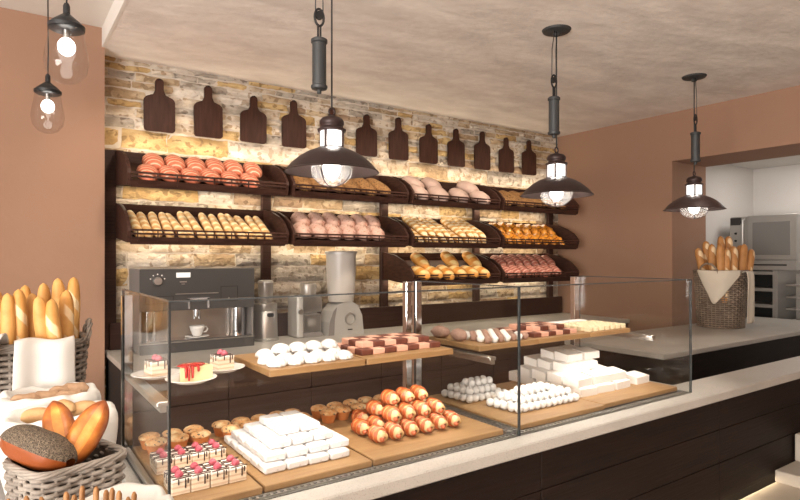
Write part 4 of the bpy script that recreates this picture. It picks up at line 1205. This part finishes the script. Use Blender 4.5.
orient(lo, at(3, 434, 1.285), at(76, 466, 1.225), (.10, .40, .9), .075)

# breadsticks in a lined basket at the very front
SB = (.150, 1.06, ZTB)
basket('lined_basket', 'cloth-lined basket holding thin breadsticks, bottom left corner', SB, .070, .060, .20, 2.6, 14, 22, 'wicker', .86)
liner('white cloth lining the breadstick basket at the bottom left', SB, .090, .078, .262, 2.6, .022, 9.0, drop=.18, depth=.05)
st = tag(MB().tube([(0, 0, 0), (.001, 0, .06), (-.001, .001, .12), (.0005, 0, .165), (0, 0, .17)], [.0044, .0048, .0046, .0042, .002], 10).build('breadstick', 'stick', None, 'all'), 'x', 'breadstick', 'breadsticks in the lined basket')
PXS = [(8, 499), (26, 496), (41, 497), (66, 492), (82, 486), (96, 487), (106, 490), (112, 488), (119, 491), (134, 492), (128, 497), (74, 495)]
sp = []
for i, (px, py) in enumerate(sorted(PXS)):
    d_ = .90 + .02 * (i % 3)
    p_ = at(px, py, d_)
    ln = (px - 80) / 900
    e = Euler((-.05, ln * .6, 0))
    sp.append((tuple(p_ - (e.to_matrix() @ Vector((0, 0, .17)))), e, 'thin breadstick, %s from the left in the front basket' % ORD[i]))
place_all(st, sp)
#@@RIGHT
# ------------------------------------------------------------------ right basket
RBX, RBY = 4.94, 2.42; RW = .195; RH = .46
basket('wicker_basket', 'tall brown wicker basket of baguettes on the side counter', (RBX, RBY, ZC), RW, .19, RH, 2.3, 26, 36, 'wicker_brown', .86, 0, .0062, True)
bg = tag(loaf(.46, .066, .06, 8, 40, 16, lump=.06).build('baguette', 'bag_dark', None, 'all'), 'x', 'baguette', 'baguettes in the basket on the side counter')
sp = []
import itertools
rspots = [(698, 248, 4.80, .34, 'far left, leaning outward'), (706, 241, 4.85, .22, 'second from left, in back'), (712, 244, 4.78, .12, 'third from left'), (720, 244, 4.66, .03, 'pale split one left of centre'),
          (721, 236, 4.85, .02, 'tallest, left of centre back'), (729, 236, 4.88, -.02, 'tall, right of centre back'), (727, 248, 4.66, -.06, 'front centre, leaning right'), (734, 246, 4.70, -.08, 'front right of centre'),
          (744, 244, 4.78, -.14, 'pale split one at right'), (752, 249, 4.83, -.28, 'rightmost'), (702, 252, 4.84, .26, 'left, behind the leaning one'), (740, 245, 4.88, -.12, 'behind the pale split one at right')]
for px, py, d0, ln, d_ in rspots:
    tp = at(px, py, d0)
    spin = 2.6 if 'split' in d_ else R(-.6, .6)
    e3 = Matrix.Rotation(-ln, 3, 'Y') @ Matrix.Rotation(R(-.03, .03), 3, 'X') @ Matrix.Rotation(spin, 3, 'Z') @ Matrix.Rotation(pi / 2, 3, 'X')
    sp.append((tuple(tp - e3 @ Vector((0, .23, .03))), e3.to_euler(), 'baguette in the side counter basket, ' + d_))
place_all(bg, sp)
CTR = Vector((RBX, RBY))
def drape(name, label, a0, a1, low, n=12, k=1.0):
    """cloth over the rim between two angles; low(u) gives the hem height above the counter"""
    rows_ = []
    for f in (0, .12, .25, .4, .6, .8, 1):
        row = []
        for i in range(n + 1):
            u = i / n; a = a0 + (a1 - a0) * u
            lz = low(u); top = RH + .018
            if f <= .25:
                rr = RW * (.80 + .32 * f / .25) ; z = RH - .03 + (.05) * f / .25
            else:
                g = (f - .25) / .75
                rr = RW * 1.14 - .012 * g; z = top + (lz - top) * g
            rr = rr * (1 + (k - 1) * min(1, f / .3)) + .007 * sin(u * 11 + f * 2)
            row.append((RBX + rr * cos(a), RBY + rr * .97 * sin(a), ZC + z))
        rows_.append(row)
    return sheet(name, label, rows_, .003, 'clothc', wrinkle=.005)
CAM_A = math.atan2(-RBY, -RBX)
drape('basket_cloth', 'pointed cream cloth hanging on the front of the right basket', CAM_A - .85, CAM_A + .75, lambda u: (RH - .02) - (.26 * (u / .38) if u < .38 else .26 * (1 - (u - .38) / .62) ** 1.0))
drape('basket_cloth', 'long cream cloth strip hanging at the right of the right basket', CAM_A + .86, CAM_A + 1.42, lambda u: .05, 6, 1.16)

# ------------------------------------------------------------------ kitchen oven and racks
XO = 6.2
t = thing('oven', 'stainless steel oven with grey glass door in the kitchen', 'oven', (XO, 2.34, 1.37))
MB().box((.02, 0, 0), (.62, .605, .54), bev=.004).build('body', 'oven', t)
dr = MB().box((0, .0, .10), (.022, .44, .545), bev=.006).build('door', 'oven', t)
MB().box((-.003, .05, .15), (.002, .385, .475)).build('door_window', 'ovenglass', dr)
mb = MB(); mb.tube([(0, .462, .12), (-.04, .462, .13), (-.04, .462, .50), (0, .462, .51)], .010, 8); mb.build('door_handle', 'oven', dr, True)
cp = MB().box((0, .49, .0), (.022, .605, .47), bev=.003).build('control_panel', 'oven', t)
MB().box((-.002, .50, .455), (.02, .60, .53), bev=.002).build('display', 'ovendark', cp)
for k in range(4):
    MB().lathe([(0, 0), (.012, 0), (.010, .014), (0, .014)], 14, tr=T((0, .545, .37 - .075 * k)) @ RY(-pi / 2)).build('knob', 'black', cp)
lp = MB().box((0, .0, .0), (.022, .48, .092), bev=.003).build('lower_panel', 'oven', t)
MB().box((-.002, .08, .045), (.0, .40, .060)).build('vent_slot', 'ovendark', lp)
t = thing('oven_stand', 'grey steel stand with dark tray compartments beneath the oven', 'stand', (XO, 2.50, 0))
for y in (0, .40): MB().box((0, y, 0), (.5, y + .045, 1.368), bev=.003).build('post', 'oven', t)
MB().box((.3, .045, 0), (.31, .40, 1.36)).build('back_panel', 'ovendark', t)
for z in (.05, .52, .68, .84, 1.0, 1.16, 1.325): MB().box((0, .045, z), (.5, .40, z + .032), bev=.002).build('shelf', 'oven', t)
t = thing('tray_trolley', 'steel tray trolley with stacked baking trays right of the oven stand', 'trolley', (XO + .02, 1.83, 0))
for y in (.45, .0): MB().box((0, y, 0), (.04, y + .07, 1.34), bev=.003).build('post', 'oven', t)
for y in (.45, .0): MB().box((.5, y, 0), (.54, y + .07, 1.34), bev=.003).build('post', 'oven', t)
for k in range(9): MB().box((-.02, -.02, .30 + k * .115), (.54, .60, .318 + k * .115), bev=.003).build('baking_tray', 'steel', t)
#@@LIGHT
# ------------------------------------------------------------------ light
def area(name, loc, rot, sx, sy, e, c=(1, .9, .8), spread=None):
    L = bpy.data.lights.new(name, 'AREA'); L.shape = 'RECTANGLE'; L.size = sx; L.size_y = sy; L.energy = e; L.color = c
    if spread: L.spread = spread
    o = bpy.data.objects.new(name, L); COL.objects.link(o); o.location = loc; o.rotation_euler = rot
    return o
def spot(name, loc, target, e, ang=70, c=(1, .9, .8), r=.05, blend=.6):
    L = bpy.data.lights.new(name, 'SPOT'); L.energy = e; L.color = c; L.spot_size = radians(ang); L.spot_blend = blend; L.shadow_soft_size = r
    o = bpy.data.objects.new(name, L); COL.objects.link(o); o.location = loc
    o.rotation_euler = (Vector(target) - Vector(loc)).to_track_quat('-Z', 'Y').to_euler()
    return o
WARM = (1, .80, .56)
# daylight through the shop front at left, aimed up to brighten the ceiling
area('shopfront_daylight', (-3.3, -1.0, 1.3), (0, radians(-140), 0), 1.8, 3.6, 520, (1, .95, .90))
area('rear_fill_light', (1.0, -2.9, 1.3), (radians(112), 0, 0), 4.0, 1.6, 12, (1, .94, .88))  # fill added before the closed wall behind the camera, no entrance there
# strips of light fixed behind the bread trays
for r, c in TRN:
    x0, x1 = TRX[c]
    area('rack_strip_light', ((x0 + x1) / 2, 3.955, TRZ[r] + .005), (radians(12), 0, 0), (x1 - x0) * .95, .02, 1.5, WARM)
for c in range(4):
    x0, x1 = TRX[c]
    area('rack_strip_light', ((x0 + x1) / 2, 3.955, TRZ[0] + .245), (radians(180 - 15), 0, 0), (x1 - x0) * .95, .02, 1.3, WARM)
# fill lights added under the upper shelf to brighten the lower boards
for a, b in ((.34, 1.33), (1.44, 2.37)):
    area('case_fill_light', ((a + b) / 2, 1.485, 1.146), (radians(-8), 0, 0), b - a, .012, 1.5, (1, .92, .82))
# unseen spots over the case, inferred from its bright pastries; rack spots added
for x in (.4, .9, 1.4, 1.9, 2.4): spot('unseen_spot', (x, .75, 2.74), (x, 1.66, 1.0), 66, 34, (1, .91, .80), .05, .5)
for x in (.9, 1.9, 2.9, 3.9): spot('unseen_spot', (x, 2.75, 2.74), (x + .1, 3.95, 1.75), 34, 80, (1, .86, .70), .04)
for x in (1.0, 2.0, 3.0, 4.0): spot('unseen_spot', (x, 2.5, 2.74), (x + .1, 3.5, .92), 26, 55, (1, .90, .78), .05)  # extra fill added to lift the back worktop, no fittings there
spot('unseen_spot', (3.7, 1.7, 2.74), (3.75, 2.2, .92), 26, 48, (1, .88, .74), .05)  # fill added to brighten the side counter top
spot('unseen_spot', (.1, 1.0, 2.85), (.12, 1.75, 1.0), 9, 75, (1, .92, .84), .05)  # unseen spot added over the basket table
area('kitchen_fill_light', (6.2, 2.2, 2.47), (0, 0, 0), .6, .6, 10, (1, .94, .88))  # unseen fill added to brighten the kitchen
area('toe_kick_light', (3.0, 1.29, .425), (radians(-40), 0, 0), 1.6, .03, 1.6, (1, .78, .5))
w = bpy.data.worlds.new('shop_ambient'); SC.world = w; w.use_nodes = True
bgd = w.node_tree.nodes['Background']; bgd.inputs['Color'].default_value = (1, .93, .86, 1); bgd.inputs['Strength'].default_value = .7
# ------------------------------------------------------------------ camera
cam = bpy.data.cameras.new('camera'); cam.sensor_width = 36; cam.lens = 576 / 800 * 36; cam.clip_start = .05
cam.shift_y = 7 / 800
co = bpy.data.objects.new('camera', cam); COL.objects.link(co)
co.location = (0, 0, CH); co.rotation_euler = (radians(90), 0, radians(-34.8))
SC.camera = co
vs_ = SC.view_settings
vs_.view_transform = 'Standard'; vs_.look = 'None'; vs_.exposure = 0.2; vs_.gamma = 1; vs_.use_curve_mapping = False
